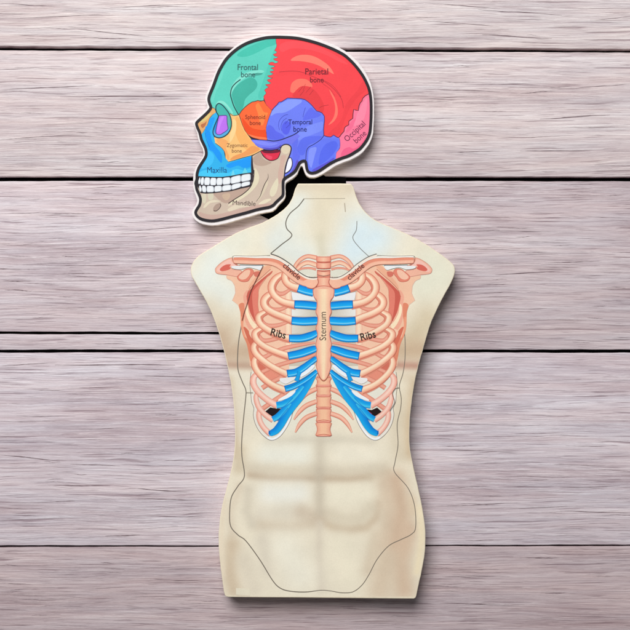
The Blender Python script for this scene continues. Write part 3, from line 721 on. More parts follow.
# sternum
t = Ink(LT)
hl = [(313.4, 289.4), (316.4, 287.4), (320, 286.2), (323.6, 285.8)]
le = [(313.2, 293), (314.2, 297), (316.8, 300.8), (316.9, 307), (315.9, 312), (317.8, 317), (317.6, 323), (316, 328), (317.6, 333.5), (317.0, 339), (315.8, 344.5), (317, 349.6), (316.2, 354.6), (317.2, 360), (316.4, 365.5), (317.8, 372), (320.6, 378.4), (323.6, 380.8)]
half = crs(hl[::-1] + le, 4)
poly = half + mir(half)[::-1]
t.poly(poly, (241, 182, 156))
t.ribbon([(323.6, 289), (323.6, 330), (323.6, 350), (323.6, 379)], [14, 11, 11, 4.5], [(-1, (242, 184, 158)), (-.6, (247, 204, 172)), (-.22, (249, 220, 184)), (.2, (249, 222, 186)), (.6, (246, 200, 168)), (1, (242, 184, 158))])
t.line(half, .7, (208, 120, 102), False); t.line(mir(half), .7, (208, 120, 102), False)
t.line([(317.8, 373), (320.6, 378.6), (323.6, 380.9), (326.6, 378.6), (329.4, 373)], .9, (176, 106, 82))
t.line([(317.4, 274.8), (323.6, 276), (330, 274.8)], .7, (150, 96, 84)); t.line([(317, 270.4), (323.6, 271.4), (330.4, 270.4)], .8, (190, 100, 84))
st = t.build('sternum', rib_piece)
lettering('Sternum', 0, 28.4, 0, 90, st, LT, (72, 52, 48), 1.12, pos=(326.0, 340.4))
# cut seam running over the shoulder-blade drawing
t = Ink(LT)
t.line([(263, 266), (260.5, 271), (255.7, 280.8), (251, 290.6), (247.3, 303), (244.2, 312.5), (242, 320.5)], .75, (128, 74, 62))
t.build('seam', rib_piece); t = Ink(LT)
t.line([(245.8, 392.4), (253, 392.6)], .5, (150, 140, 126)); t.build('seam', rib_piece); t = Ink(LT)
t.line([(399.4, 387.6), (395.4, 388.6), (392.6, 392.6), (392.8, 396), (394.6, 401), (393.8, 404.4), (389.8, 411)], .55, (120, 108, 98))
t.build('seam', rib_piece)
lettering('Ribs', 0, 15.2, 0, -14, rib_piece, LT, (50, 40, 36), 1.1, .008, pos=(270.2, 335))
lettering('Ribs', 0, 15.2, 0, 14, rib_piece, LT, (50, 40, 36), 1.1, .008, pos=(361.4, 340.6))
lettering('clavicle', 0, 21, 0, -41, rib_piece, LT, (96, 52, 50), 1.05, .012, pos=(282.4, 266.4))
lettering('clavicle', 0, 20.5, 0, 42, rib_piece, LT, (96, 52, 50), 1.05, .012, pos=(349.6, 280.4))

# ---------------------------------------------------------------- added black sheet standing in for the deep shade between jaw and neck
shade_pts = [(272, 221), (257, 213.5), (268, 200), (276, 180), (284, 170), (300, 160), (306, 168), (312, 172), (320, 173), (326, 176.8), (346, 177.4), (346, 188), (306, 192), (302, 215), (284, 222)]
shade = slab('shade_sheet', shade_pts, 0.0001, 0.0008, .3, M_BLACK, None)
shade['label'] = 'added matte black sheet standing in for the deep shade between the jaw and the neck of the torso'; shade['category'] = 'shade'

# ---------------------------------------------------------------- skull piece
Z_S = 0.015
skull = thing('skull_cutout', 'colourful labelled side-view skull cutout with white rim, facing left above the torso', 'puzzle piece')
rim = [(285, 34.2), (292, 34.3), (299, 34.8), (306, 35.7), (313.6, 37.2), (320.5, 39.5), (327.9, 42.4), (335, 45.4), (342, 49), (348.5, 53.4), (354, 58), (359, 63.2), (363.4, 68.8), (367.4, 75.6), (370.4, 82), (372.2, 88.6), (373.4, 95), (374, 102), (374.2, 110), (374, 118), (373.7, 126), (372.9, 134), (370.9, 140.6), (367, 147), (362, 152.8), (356.4, 156.8), (350, 160), (343, 162.6), (336, 165.6), (330.6, 169), (325.4, 172.4), (320, 175.4), (315, 177.2), (310.6, 177.4), (307, 176), (304.8, 172.8), (303.6, 169.4), (302.6, 166.6), (300.6, 166.4), (299.2, 169), (297.4, 173.4), (294.6, 176.8), (291, 179.4), (287.4, 181.6), (285.6, 183.6), (285.4, 188), (285.6, 193), (285.2, 197.2), (282.6, 201), (279, 204.6), (275.4, 209), (271.6, 211.4), (265, 212.6), (258, 214), (251, 216.2), (244, 218.2), (236, 220.6), (228, 222.8), (220, 224.6), (212, 225.4), (205, 224.6), (199.4, 222.9), (195, 219.8), (192.4, 215.6), (192.2, 211.6), (194.2, 207.6), (196.4, 204), (197.1, 200.6), (196.2, 197), (194.6, 193), (193.4, 188), (193.2, 183), (193.1, 178.4), (193.8, 173), (195.6, 168), (198, 164), (201, 160), (203, 156.4), (203.4, 152.6), (202.6, 149), (200.9, 145.6), (199.2, 142), (197.8, 138), (197.2, 134), (196, 130.4), (194.6, 127), (193.2, 124), (193.8, 121.4), (196.2, 118.6), (200, 115.2), (204, 111.4), (206.8, 108.6), (207.2, 106), (206, 102.4), (205.2, 98.4), (206, 94.4), (208, 90), (210.2, 85), (212.4, 80), (214.6, 73.6), (217.6, 66.6), (221.4, 60), (226, 54.4), (231, 49.4), (237, 44.8), (243.6, 41), (251, 38), (259, 36), (267, 34.8), (276, 34.3)]
rimS = rough_cut(crs(rim, 3, True), 5)
slab('board', rimS, 0.0, Z_S, .45, M_WHITE, skull)
ink = [(285, 37.2), (292, 37.6), (299, 38.4), (306, 39.9), (313.6, 41.9), (320.5, 44.1), (327.9, 46.9), (336, 50.4), (344, 54.8), (349, 59), (353.6, 63.6), (358.6, 69.6), (363, 76), (366.4, 82.4), (369, 89), (370.4, 96), (371, 103), (371.1, 111), (370.9, 119), (370.4, 127), (369.4, 133.6), (366.4, 140.4), (360.6, 148), (355, 152), (348.8, 155.6), (342, 158), (335.5, 160.6), (330, 163.6), (325.7, 166.4), (321, 169.6), (316.2, 172.2), (311.6, 173), (308.2, 171.6), (306.8, 168.6), (306.2, 165), (305.4, 161.4), (303, 161), (299.8, 162.6), (297.6, 166.6), (295.4, 170.6), (292.4, 173.4), (288.4, 176), (284.8, 178.4), (283.2, 181), (283, 186), (283.1, 191), (282.6, 195.6), (279, 199.4), (276, 202.2), (273.4, 205), (269.6, 207), (263.6, 208.2), (256, 209.8), (249.3, 211.8), (242, 213.8), (235, 215.6), (227, 217.8), (219, 219.8), (212, 220.8), (204.8, 220), (199.8, 218.2), (196.8, 215.6), (195.6, 212.4), (197, 209), (199.4, 205.2), (200.4, 201), (200.2, 197.6), (198.4, 193), (196.8, 189.4), (196.2, 185.6), (195.7, 183), (196.8, 179), (197, 174), (198.6, 168.4), (201.2, 163.8), (204, 159.6), (206, 155.6), (206.2, 151.6), (205.2, 147.6), (203.3, 143.4), (201.4, 139.4), (200.5, 135.6), (199.4, 131.8), (197.8, 128.4), (196.6, 125), (196.6, 122.8), (199, 120.2), (203, 116.6), (207, 112.8), (209.8, 109.6), (210.8, 107), (209.6, 103.6), (208.7, 99.6), (209.4, 95.4), (211.4, 90.4), (213.6, 85), (215.6, 79.4), (218.2, 72.6), (221.4, 66.4), (225.4, 60), (230, 54.8), (235, 50.4), (240, 46.8), (246, 43.5), (253, 40.8), (261, 38.6), (268, 37.4), (276, 37)]
inkS = crs(ink, 3, True)
LS = Layer(Z_S + 3e-5)
DK = (50, 42, 50)
def sp(col, *polys): pass

def inkpart(y0, y1, x0=0, x1=999):  # pick outline stations in a window
    return [p for p in inkS if y0 <= p[1] <= y1 and x0 <= p[0] <= x1]
# indices of the ink loop: walk between two nearest stations
def arc(a, b, rev=False):
    def near(p): return min(range(len(inkS)), key=lambda i: (inkS[i][0] - p[0]) ** 2 + (inkS[i][1] - p[1]) ** 2)
    i, j = near(a), near(b); out = []
    step = -1 if rev else 1; k = i
    while True:
        out.append(inkS[k]);
        if k == j: break
        k = (k + step) % len(inkS)
    return out

Ink(LS).poly(inset(inkS, .2), (60, 50, 58)).build('backing', skull)
suture = [(276.4, 37), (276, 43.3), (276.6, 47), (275, 50.6), (277.0, 52.2), (273.6, 54.4), (278.3, 56.8), (273.8, 58.8), (278.4, 61.2), (276.4, 63), (273, 62.4), (268.3, 63.8), (273.4, 65.4), (275.2, 66.7), (270.7, 68.2), (274, 70.2), (270.2, 71.6), (273.4, 73.6), (267.9, 75.7), (272.8, 77.8), (267, 80), (271.7, 82.8), (265.5, 84.8), (268.8, 87.6), (264.5, 90), (266.6, 92.6), (264.2, 95), (263.6, 100.5)]
q_ = random.Random(3); fine_ = []
for a_, b_ in zip(suture, suture[1:]):
    fine_.append(a_); l_ = math.hypot(b_[0] - a_[0], b_[1] - a_[1])
    if l_ > 2.4:
        fine_.append((a_[0] * .55 + b_[0] * .45 + q_.uniform(-.3, .3), a_[1] * .5 + b_[1] * .5 + q_.uniform(.25, .8) * (1 if q_.random() > .5 else -1)))
suture = crs([(x + q_.uniform(-.5, .5) * (1 if 1 < i < len(fine_) - 1 else 0), y) for i, (x, y) in enumerate(fine_)] + [], 2) + [] if True else suture
# --- frontal bone
t = Ink(LS)
front = arc((276.4, 37), (210.8, 107), True) + [(214.5, 108), (216, 112), (228, 114), (230, 113.3), (234.8, 115.7), (239.3, 114.3), (244.5, 107.6), (252, 102), (257.9, 100.5), (263.6, 100.5)] + suture[::-1]
t.poly(front, (92, 208, 190))
t.poly([(243, 50), (254, 44.4), (266, 40.4), (275.9, 39), (275.9, 44.2), (267, 47.4), (257, 52.6), (248, 56.2), (240, 56.8), (237, 54.8)], (66, 194, 174), True)
t.poly([(262, 98), (272, 78), (276, 52), (274, 50), (268, 66), (262, 84), (258, 96)], (80, 200, 182), True)
t.poly([(212, 90), (220, 74), (224, 68), (222, 78), (216, 92), (213, 102), (210.4, 100)], (104, 214, 196), True)
t.poly([(229.6, 92), (233, 84), (239, 77), (248, 72), (260, 70), (264, 72), (252, 75), (243, 79.4), (236, 86), (232, 94)], (128, 224, 206), True)
t.poly([(216, 104), (219, 101), (224, 101.6), (230, 108), (233, 113), (231, 113), (226, 106.4), (221, 103.4)], (134, 226, 208), True)
t.poly([(231.8, 95), (234, 89), (238.2, 84.2), (245, 79.6), (250.4, 77.6), (254.8, 79), (257.4, 84), (255.2, 89.6), (249, 95), (245, 99.6), (243.8, 105), (242, 110), (239, 113.8), (235, 106)], (62, 178, 160), True)
t.poly([(250, 74.2), (256, 73.4), (262.4, 74.2), (256, 75.6)], (66, 160, 146), True)
t.line([(240.6, 79.4), (235.4, 83.4), (231.8, 88), (230.5, 94.3), (231.8, 100), (234, 106.4), (237.8, 113.6)], 1.0, (30, 62, 66))
t.line([(252, 74.8), (257, 73.2), (262.6, 73.6)], .4, (40, 130, 120))
t.line(suture, .65, (96, 52, 66), False)
fr = t.build('frontal_bone', skull)
lettering('Frontal', 237.6, 258, 70.2, 0, fr, LS, (44, 92, 92), 1.15, .012, pos=(237.6, 70))
lettering('bone', 241, 255.2, 77.4, 0, fr, LS, (44, 92, 92), 1.12, .012, pos=(241, 77.2))
# --- parietal
occ_s = [(339.3, 137.2), (341.4, 134.2), (344, 131.4), (344.4, 128.4), (345.5, 126.7), (348.8, 124.8), (348.8, 121.4), (351, 119.6), (352.8, 118.4), (353, 114), (353.6, 109.5), (356, 110.2), (358.3, 110.6), (359, 106), (360.2, 102.9), (362, 101), (362.6, 98.6), (365, 96), (370.2, 93)]
temp_top = [(271.7, 110.5), (274, 107.6), (276.9, 104.8), (279, 102), (281.4, 101.8), (284, 100.2), (287.6, 98), (292, 98.2), (297, 98.4), (301, 98.6), (304.8, 99.5), (308.4, 102), (311.4, 104.8), (314.6, 108.6), (316.7, 111), (319.6, 111.8), (322, 112.9), (324.3, 116), (324.4, 121), (323.8, 125.7), (323.6, 130), (323.8, 135.4)]
t = Ink(LS)
par = arc((276.4, 37), (370, 93)) + occ_s[::-1] + [(337.4, 137.4), (333.6, 135), (330.7, 137), (327, 136.6)] + temp_top[::-1] + [(266.4, 105.2)] + suture[::-1]
t.poly(par, (246, 68, 76))
t.poly([(279, 46), (288, 41.4), (304, 42), (320, 47.6), (334, 54.4), (348, 64), (340, 62), (324, 54), (308, 49.6), (292, 48.4), (282, 52)], (249, 78, 86), True)
t.poly([(339, 134), (344, 122), (350, 108), (358, 97), (366, 90), (364, 80), (356, 92), (346, 104), (341, 120), (330, 132), (328, 135)], (238, 64, 72), True)
t.poly([(277, 72), (290, 71), (302, 72.4), (312, 77), (304, 76), (292, 74.4), (278, 76)], (243, 66, 74), True)
t.poly([(290.7, 60.5), (295.5, 56.4), (304, 54.7), (313.6, 56.2), (323, 61.2), (329.8, 67), (333.8, 74), (326.9, 70.2), (318.3, 65.4), (308.8, 62.4), (299.3, 61)], (255, 124, 108), True)
t.poly([(290.5, 91.6), (290.8, 86), (292.8, 82), (298.3, 79), (305.4, 79.2), (310.6, 82.4), (312.2, 87), (306, 86), (300, 87.4), (294.4, 92.6)], (255, 116, 100), True)
t.poly([(292.4, 95.4), (299, 87.6), (305, 86), (312.4, 88.6), (318, 94), (323.8, 104.6), (322.4, 112.4), (317, 110), (310, 102.6), (304, 98.6), (297, 97.8)], (230, 60, 66), True)
t.poly([(329.4, 89.5), (334.3, 97), (337.2, 105.7), (337.6, 114.3), (334.3, 121), (328.4, 125), (333.3, 118), (335.2, 109.5), (334, 101), (331, 94.3)], (255, 120, 104), True)
for a in [[(303, 90.5), (305.4, 84)], [(306, 92.6), (311, 86.6)], [(309.5, 95), (313.4, 90)], [(298.5, 92), (303.4, 85.8)], [(319, 108), (323, 106), (328.4, 105)], [(300, 95.6), (304.4, 90.2)]]:
    t.line(a, .35, (160, 36, 48))
t.line([(279, 72), (292, 71), (302, 72.2), (312, 76.2), (322.9, 80.8), (331, 86.4), (337.4, 93), (341.9, 100), (343.4, 108)], .45, (172, 42, 54), taper=False)
t.line([(323, 80), (331, 84.4), (337, 90.6), (341, 97)], .4, (180, 44, 56)); t.line([(322, 83), (330, 89), (334.6, 95.6)], .35, (196, 50, 60))
t.line([(263.6, 100.5), (266.4, 105.2), (271.7, 110.5)], .7, (110, 44, 56))
pa = t.build('parietal_bone', skull)
lettering('Parietal', 305, 328, 0, 0, pa, LS, (112, 26, 40), 1.1, .012, pos=(305.2, 74.4))
lettering('bone', 310, 323.6, 0, 0, pa, LS, (112, 26, 40), 1.12, .012, pos=(310, 82.4))
# --- occipital
t = Ink(LS)
occ = arc((370, 93), (335.7, 160)) + [(335.6, 157), (336.2, 152.6), (338.4, 150), (339.8, 147), (339.8, 141), (338.8, 137.6)] + occ_s
t.poly(occ, (252, 122, 156))
t.poly([(343, 150), (349, 147), (354, 148.6), (362, 143), (366, 136), (362, 146), (354, 152), (346, 155), (341, 156)], (240, 98, 140), True)
t.poly([(358, 112), (364, 101), (367, 99), (366, 112), (362, 122), (354, 126), (356, 118)], (255, 138, 168), True)
t.poly([(352, 121), (356, 118), (352, 128), (346, 133), (348, 126)], (244, 108, 146), True)
t.line(occ_s, .8, (92, 40, 58), False); t.line([(338.8, 137.6), (339.8, 141), (339.8, 147), (338.4, 150), (336.2, 152.6), (335.6, 158)], .6, (92, 60, 140))
oc = t.build('occipital_bone', skull)
lettering('Occipital', 0, 25.5, 0, 43, oc, LS, (110, 40, 74), 1.15, .005, pos=(347.2, 142.0))
lettering('bone', 0, 14, 0, 43, oc, LS, (110, 40, 74), 1.15, .005, pos=(356.6, 143.6))
# --- temporal (with arch and mastoid)
t = Ink(LS)
tem = temp_top + [(327, 136.6), (330.7, 137), (333.6, 135), (337.4, 137.4), (338.8, 137.6), (339.8, 141), (339.8, 147), (338.4, 150), (336.2, 152.6), (335.6, 160.4)] + arc((335.5, 160.6), (283.2, 180)) + [(284.4, 172), (286, 164), (280, 152), (270, 150.2), (263.6, 149.2), (257.9, 146.9), (252.8, 142.8), (250.6, 139), (258.8, 139.6), (266.9, 140), (266.2, 133.3), (265.9, 127.6), (267.9, 120), (270, 114.4)]
t.poly(tem, (108, 126, 246))
t.poly([(272, 111.4), (277, 106), (284, 101.6), (290, 99.4), (300.6, 99.8), (301.2, 102.6), (296, 106), (290, 110), (284, 112.6), (276, 113.4), (270.6, 116)], (134, 156, 252), True)
t.poly([(268, 138), (266.6, 130), (268.6, 125), (273, 127), (276, 131), (283, 135), (284, 139), (276, 140)], (92, 104, 238), True)
t.poly([(303, 120), (306, 113), (311, 107.4), (315, 111), (321, 114), (318, 117), (310, 119)], (94, 108, 240), True)
t.poly([(282, 126), (286, 121), (291, 125), (288, 134), (283, 133)], (86, 96, 236), True)
t.poly([(299, 132), (308, 126), (318, 122.6), (323, 122), (322, 130), (314, 134), (304, 138), (296, 142), (292, 140)], (122, 142, 250), True)
t.poly([(297, 148), (303, 138), (314, 136), (322, 136.6), (316, 141.6), (308, 145.6), (304.4, 154), (300.6, 155), (297.4, 152.6)], (92, 110, 240), True)
t.poly([(292, 138), (298, 139), (297, 148), (300, 156), (298, 160), (293.6, 167), (292.4, 158), (292.6, 150)], (98, 112, 240), True)
t.poly([(284.4, 177.4), (290, 173), (294.6, 166), (297, 160), (299, 163), (296, 169.4), (291, 174.4), (286, 178)], (100, 86, 206), True)
# mastoid
t.poly([(307.6, 150), (310, 147.6), (318, 143.4), (324, 138.6), (334, 138.4), (338.6, 140), (338.2, 147), (334.6, 152.6), (334.4, 158), (326, 164), (316, 170), (310, 170), (307.8, 162)], (100, 120, 246), True)
t.poly([(309, 150), (313, 147.4), (316.6, 148), (314.6, 156), (312.6, 164), (311, 168), (308.2, 161)], (132, 150, 252), True)
t.poly([(326, 144), (334, 141), (337.6, 144), (336.4, 149), (332.4, 155), (326, 161), (319, 164.6), (319.6, 156), (322, 149)], (86, 106, 240), True)
t.poly([(312, 170.4), (318, 166.6), (328, 161.4), (333, 158), (334, 159), (325, 165.4), (316, 171)], (92, 84, 214), True)
t.line([(323.8, 135.4), (320.6, 139.6), (314, 144.2), (308.4, 147.4), (306.4, 152), (305.8, 160)], .7, (44, 48, 130))
# arch band
t.poly([(250.7, 139.2), (258.8, 140), (267, 140.6), (274, 141.2), (281, 140), (289, 137.2), (297, 133.4), (300, 136), (296, 140), (292, 144), (285, 144), (280.6, 146.6), (277, 149), (270.2, 150), (263.6, 149), (257.9, 146.7), (252.6, 142.6)], (112, 120, 240))
t.poly([(253, 140.6), (262, 141), (270, 143), (278, 143), (272, 145.6), (262, 145), (255.6, 143)], (128, 138, 248), True)
t.poly([(262, 147.4), (270, 148), (277, 147), (281, 144.6), (280.4, 147), (276, 149.2), (269, 149.8)], (88, 78, 200), True)
t.line([(250.7, 139), (258.8, 139.6), (266.9, 140.2), (274, 141), (281, 139.8), (288.4, 137), (294, 134.6), (298.6, 131.6)], .95, (36, 36, 84))
t.line([(250.7, 139), (252.8, 142.8), (257.9, 146.9), (263.6, 149.2), (270.2, 150.1), (277, 149.2), (280.4, 147)], .7, (50, 44, 90))
# swirls
for a in [[(279.6, 130), (278.4, 125), (280, 119.6), (284, 115.6), (288, 114.4)], [(281.8, 131), (281, 126), (283, 121), (286.6, 118)], [(284.8, 124), (288, 120.4)], [(303, 117), (304, 112), (305.4, 107.6)], [(286, 128), (290, 124.4)]]:
    t.line(a, .38, (62, 64, 180))
t.line(temp_top, .7, (70, 46, 110), False); t.line([(323.8, 135.4), (327, 136.6), (330.7, 137), (333.6, 135), (337.4, 137.4), (339, 137.4)], .7, (80, 46, 110), False)
t.line([(271.7, 110.5), (270, 114.4), (267.9, 120), (265.9, 127.6), (266.2, 133.3), (267, 140)], .75, (70, 40, 80))
te = t.build('temporal_bone', skull)
lettering('Temporal', 288, 312, 0, 0, te, LS, (38, 42, 118), 1.12, .012, pos=(288.2, 124.2))
lettering('bone', 293, 306.4, 0, 0, te, LS, (38, 42, 118), 1.12, .012, pos=(293.4, 131.6))
# --- sphenoid
t = Ink(LS)
sph = [(239.3, 114.3), (241.4, 111), (244.5, 107.6), (248, 104.6), (252, 102), (255, 101.4), (257.9, 100.5), (260.6, 101), (263.6, 100.5), (266.4, 105.2), (271.7, 110.5), (270, 114.4), (267.9, 120), (265.9, 127.6), (266.2, 133.3), (267, 140), (258.8, 139.3), (252, 137.4), (247.4, 134.5), (243.8, 130), (242, 125)]
t.poly(sph, (250, 104, 52))
t.poly([(242, 118), (246, 122), (252, 128), (262, 130), (265.4, 130), (266, 139), (256, 138), (249, 134.6), (244.4, 129)], (240, 78, 30), True)
t.poly([(255.6, 106), (258.4, 103), (261, 107), (264, 112), (268, 113), (265, 119), (263, 125), (260, 124), (258, 114)], (252, 134, 66), True)
t.poly([(248, 134), (256, 136.2), (265.8, 137.6), (266, 139.4), (256, 138.4), (250, 136.4)], (252, 122, 74), True)
t.line([(239.3, 114.3), (241.4, 111), (244.5, 107.6), (248, 104.6), (252, 102), (255, 101.4), (257.9, 100.5), (260.6, 101.2), (263.6, 100.5)], .75, (90, 60, 50), False)
t.line([(237.8, 113.4), (239.6, 117), (242, 124.6), (244.4, 130), (247.6, 134.6), (252, 137.6), (258.8, 139.6)], 1.0, (60, 30, 36))
so = t.build('sphenoid_bone', skull)
lettering('Sphenoid', 245.4, 265.4, 0, 0, so, LS, (128, 44, 26), 1.1, .012, pos=(245.2, 119))
lettering('bone', 250, 261, 0, 0, so, LS, (128, 44, 26), 1.1, .012, pos=(249.8, 125))
# --- zygomatic
t = Ink(LS)
zy = [(226, 112.6), (230, 113.3), (234.8, 115.7), (238.8, 115), (242, 124.6), (244.4, 130), (247.6, 134.6), (250.6, 138.6), (252.8, 142.8), (257.9, 146.9), (263.6, 149.2), (261, 151), (252, 155.7), (242.6, 158.2), (235, 160.4), (228.6, 162.4), (226.4, 159.6), (225.2, 157.6), (225, 154.4), (223.8, 151), (221.4, 148), (218, 145.4), (215.2, 143.3), (214.3, 138), (216, 130), (224, 118)]
t.poly(zy, (248, 196, 124))
t.poly([(236, 117), (239.4, 119), (243, 129), (249, 138), (256, 146), (252, 152), (244, 148), (238, 140), (234.8, 128)], (246, 180, 104), True)
t.poly([(216, 140), (222, 138.6), (228, 142), (226, 148), (229, 156), (228, 160), (225, 153), (221, 147)], (244, 172, 104), True)
t.poly([(244, 152), (252, 146), (260, 149), (254, 153), (245, 156.4), (236, 159), (230, 160), (234, 156)], (236, 158, 92), True)
t.poly([(232.6, 120), (236, 121), (236, 130), (233, 138), (230, 142), (230, 134), (232.6, 128)], (252, 214, 150), True)
t.line([(230, 113.3), (232, 115.2), (234.8, 115.5), (238.6, 114.8)], .6, (60, 80, 70))
t.line([(215.2, 143.3), (218, 145.2), (221.4, 148), (223.8, 151), (225, 154.4), (225.2, 157.6), (226.4, 159.8), (228.6, 162.2)], .8, (92, 64, 56))
t.line([(225, 165.6), (226, 163.6), (229, 162), (235, 160.3), (242.6, 158), (252, 155.5), (258, 152.6), (262.6, 150)], .95, (60, 46, 50))
zy_o = t.build('cheek_bone', skull)
lettering('Zygomatic', 227, 248, 0, 0, zy_o, LS, (138, 92, 60), 1.05, .01, pos=(226.6, 147))
lettering('bone', 232, 242, 0, 0, zy_o, LS, (138, 92, 60), 1.05, .01, pos=(231.8, 152.6))
# --- nasal
t = Ink(LS)
na = [(210.6, 107.6), (214.6, 108.6), (216, 112.4), (212.4, 115.2), (209.5, 119), (207.6, 124.8), (203.8, 131.4), (200.8, 136), (199.4, 131.8), (197.8, 128.4), (196.6, 125), (196.6, 122.8), (203, 116.6), (207, 112.8)]
t.poly(na, (226, 172, 110))
t.poly([(199.6, 122), (204, 118.6), (208, 114.6), (211, 113.4), (208, 118), (203, 121.6)], (222, 202, 128), True)
t.poly([(201, 124.6), (205, 122.8), (206.6, 121), (205.6, 125), (203, 128), (201.4, 127)], (188, 112, 72), True)
t.line([(214.8, 108.8), (216, 112.4), (212.4, 115.2), (209.5, 119), (207.6, 124.8), (203.8, 131.4), (201.4, 135)], .7, (86, 70, 60))
t.build('nasal_bone', skull)
# --- maxilla
t = Ink(LS)
mx = [(216, 112.2), (218.6, 116), (214, 127), (213, 133), (214.3, 138), (215.2, 143.3), (221.4, 148), (223.8, 151), (225.2, 157.6), (228.6, 162), (235, 160.4), (242.6, 158.2), (252, 155.6), (251.6, 164), (251.4, 174), (245, 175), (240.5, 175.2), (230, 177), (222.4, 178), (213.8, 178), (204, 177.4), (197.4, 177)] + arc((197.2, 176), (200.6, 136)) + [(203.8, 131.4), (207.6, 124.8), (209.5, 119), (212.4, 115.2)]
t.poly(mx, (44, 178, 238))
t.poly([(206, 126), (210, 132), (212, 141), (216, 147), (219.4, 151), (222, 156), (221.4, 163), (217, 158), (213, 152), (209, 149), (207, 140), (205, 133)], (14, 150, 246), True)
t.poly([(210, 119), (214.4, 117.6), (213, 124), (209.6, 131), (207, 128)], (22, 156, 246), True)
t.poly([(226, 165.6), (231, 162.6), (240, 160), (251, 157), (251, 166), (244, 168), (238, 165.6), (230, 168)], (16, 154, 248), True)
t.poly([(200, 172), (208, 170), (214, 174), (220, 170.6), (228, 173), (236, 169), (244, 170.4), (250.6, 168.4), (250.6, 173), (240, 174.6), (226, 177), (210, 177), (199, 176.4)], (66, 200, 246), True)
t.poly([(231, 175.8), (233, 169.4), (235, 175.2)], (112, 214, 240)); t.poly([(242, 174), (245, 167.6), (248, 173.4)], (104, 214, 236))
t.poly([(207, 152), (209, 150.6), (214, 156), (212, 164), (206, 168), (201.6, 168), (204, 160)], (60, 192, 250), True)
t.line([(205, 133), (206.4, 140), (209.6, 147)], .4, (20, 110, 190)); t.line([(252, 155.6), (251.6, 164), (251.8, 174)], 1.2, DK)
ma = t.build('maxilla', skull)
lettering('Maxilla', 207, 226.8, 0, 0, ma, LS, (24, 70, 118), 1.15, .012, pos=(207.2, 172.8))
# --- orbit
t = Ink(LS)
orb = [(215.8, 108.4), (216.4, 105.4), (218.8, 103.4), (222.4, 105.2), (226.2, 109.4), (229.4, 114.3), (231.3, 121), (230.9, 127.8), (228, 133.4), (223.4, 136.8), (218.6, 137.8), (214.6, 136.2), (213, 132.4), (214.2, 126.7), (217, 120), (218.4, 115.8), (216.6, 112.4)]
t.poly(orb, (66, 182, 170), True)
t.poly([(214.6, 128), (216.4, 134), (219.6, 135), (224, 132.6), (228, 129.4), (230.4, 128.6), (227.6, 133), (223, 136.2), (218.6, 137.2), (214.8, 135.6), (213.4, 132.4)], (86, 172, 226), True)
t.poly([(214.4, 127.4), (217.2, 120.4), (218.8, 116), (219.4, 117), (217.6, 123), (216.4, 130), (216.2, 134), (214.4, 132)], (30, 144, 214), True)
t.poly([(226.8, 116), (229.4, 117), (230.4, 124), (229, 129), (227.6, 128)], (92, 178, 164), True)
vio = [(219.2, 115.9), (223, 115.4), (226.6, 115.8), (227, 119), (227.2, 123.4), (228, 128.6), (226.4, 130.8), (223.4, 132.8), (220.2, 134.6), (217, 134.2), (215.9, 132.4), (216.2, 128.6), (217.4, 122.6), (218.4, 118)]
t.poly(vio, (188, 112, 240), True)
t.poly([(218, 124), (221, 117.4), (224, 117), (221, 124), (218.6, 131), (217, 131)], (200, 130, 248), True)
t.ring(vio, .65, (70, 56, 130))
t.ring(orb, 1.05, (26, 62, 76))
t.build('eye_socket', skull, label='teal eye socket with a violet patch in it')
# --- mandible
t = Ink(LS)
cond = [(279.9, 153), (280.2, 149), (282, 145.8), (285, 144.4), (288.6, 144.8), (291, 147.2), (290.8, 151), (289.2, 156), (287, 161.4), (285.2, 168), (284.2, 176), (283, 183)]
man = [(251.8, 156.4), (256, 154), (261.2, 151.2), (268, 151), (279.9, 152)] + crs(cond, 3) + arc((283, 184), (196, 184.6)) + [(199.6, 186), (200.5, 192.6), (213.8, 192.6), (230, 190.8), (241, 188), (249.4, 186.2), (252.6, 181.4), (253.4, 176), (252.6, 165)]
t.poly(man, (208, 189, 172))
t.poly([(252.6, 158.6), (260, 152.2), (262.6, 157.6), (266.4, 160.6), (271.6, 162.6), (264, 165.8), (257, 165.4), (253.6, 162.6)], (188, 164, 148), True)
t.poly([(282, 147), (286, 145.2), (290, 147.6), (289.2, 152), (285.6, 154), (282, 152)], (222, 208, 182), True)
t.poly([(281, 156), (286, 156), (283.6, 166), (282.8, 178), (279, 184), (278, 174), (280, 164)], (208, 176, 162), True)
t.poly([(254.6, 168), (258.6, 174), (258.4, 182), (252, 191), (243, 198), (234, 203), (228, 206), (234, 199.6), (243, 194), (250, 187.4), (253.4, 180)], (228, 218, 190), True)
t.poly([(276.9, 178.4), (273, 184.3), (270, 191), (270.2, 195.6), (273, 196.4), (276, 193), (278, 186), (278.2, 180)], (226, 217, 190), True)
t.poly([(259, 203.4), (264, 200), (270, 198.6), (270.4, 200.4), (264.6, 203.6), (260, 205)], (230, 220, 194), True)
t.poly([(264, 186), (267, 180), (268, 184), (264, 193), (260, 199), (258, 199)], (218, 204, 180), True)
t.poly([(213.8, 193.4), (226, 192), (240.5, 189), (250, 186.4), (248, 190), (242.6, 194), (235, 198.8), (228, 203), (222, 202), (217, 198)], (190, 163, 148), True)
t.poly([(222, 195.4), (226, 193.4), (230, 194), (229, 199), (225, 200)], (206, 180, 156), True)
t.poly([(208, 194), (213, 193.6), (213, 199), (209, 200)], (214, 208, 184), True); t.poly([(201.6, 195), (206, 194.4), (205.6, 203), (202.4, 202)], (216, 208, 184), True)
t.poly([(203.4, 207), (207, 202.4), (213, 200), (221, 201), (216, 202.4), (210, 203.4), (205, 208)], (226, 214, 190), True)
t.poly([(228, 209), (238, 204), (250, 206.4), (240, 208), (230, 211.4)], (224, 211, 188), True)
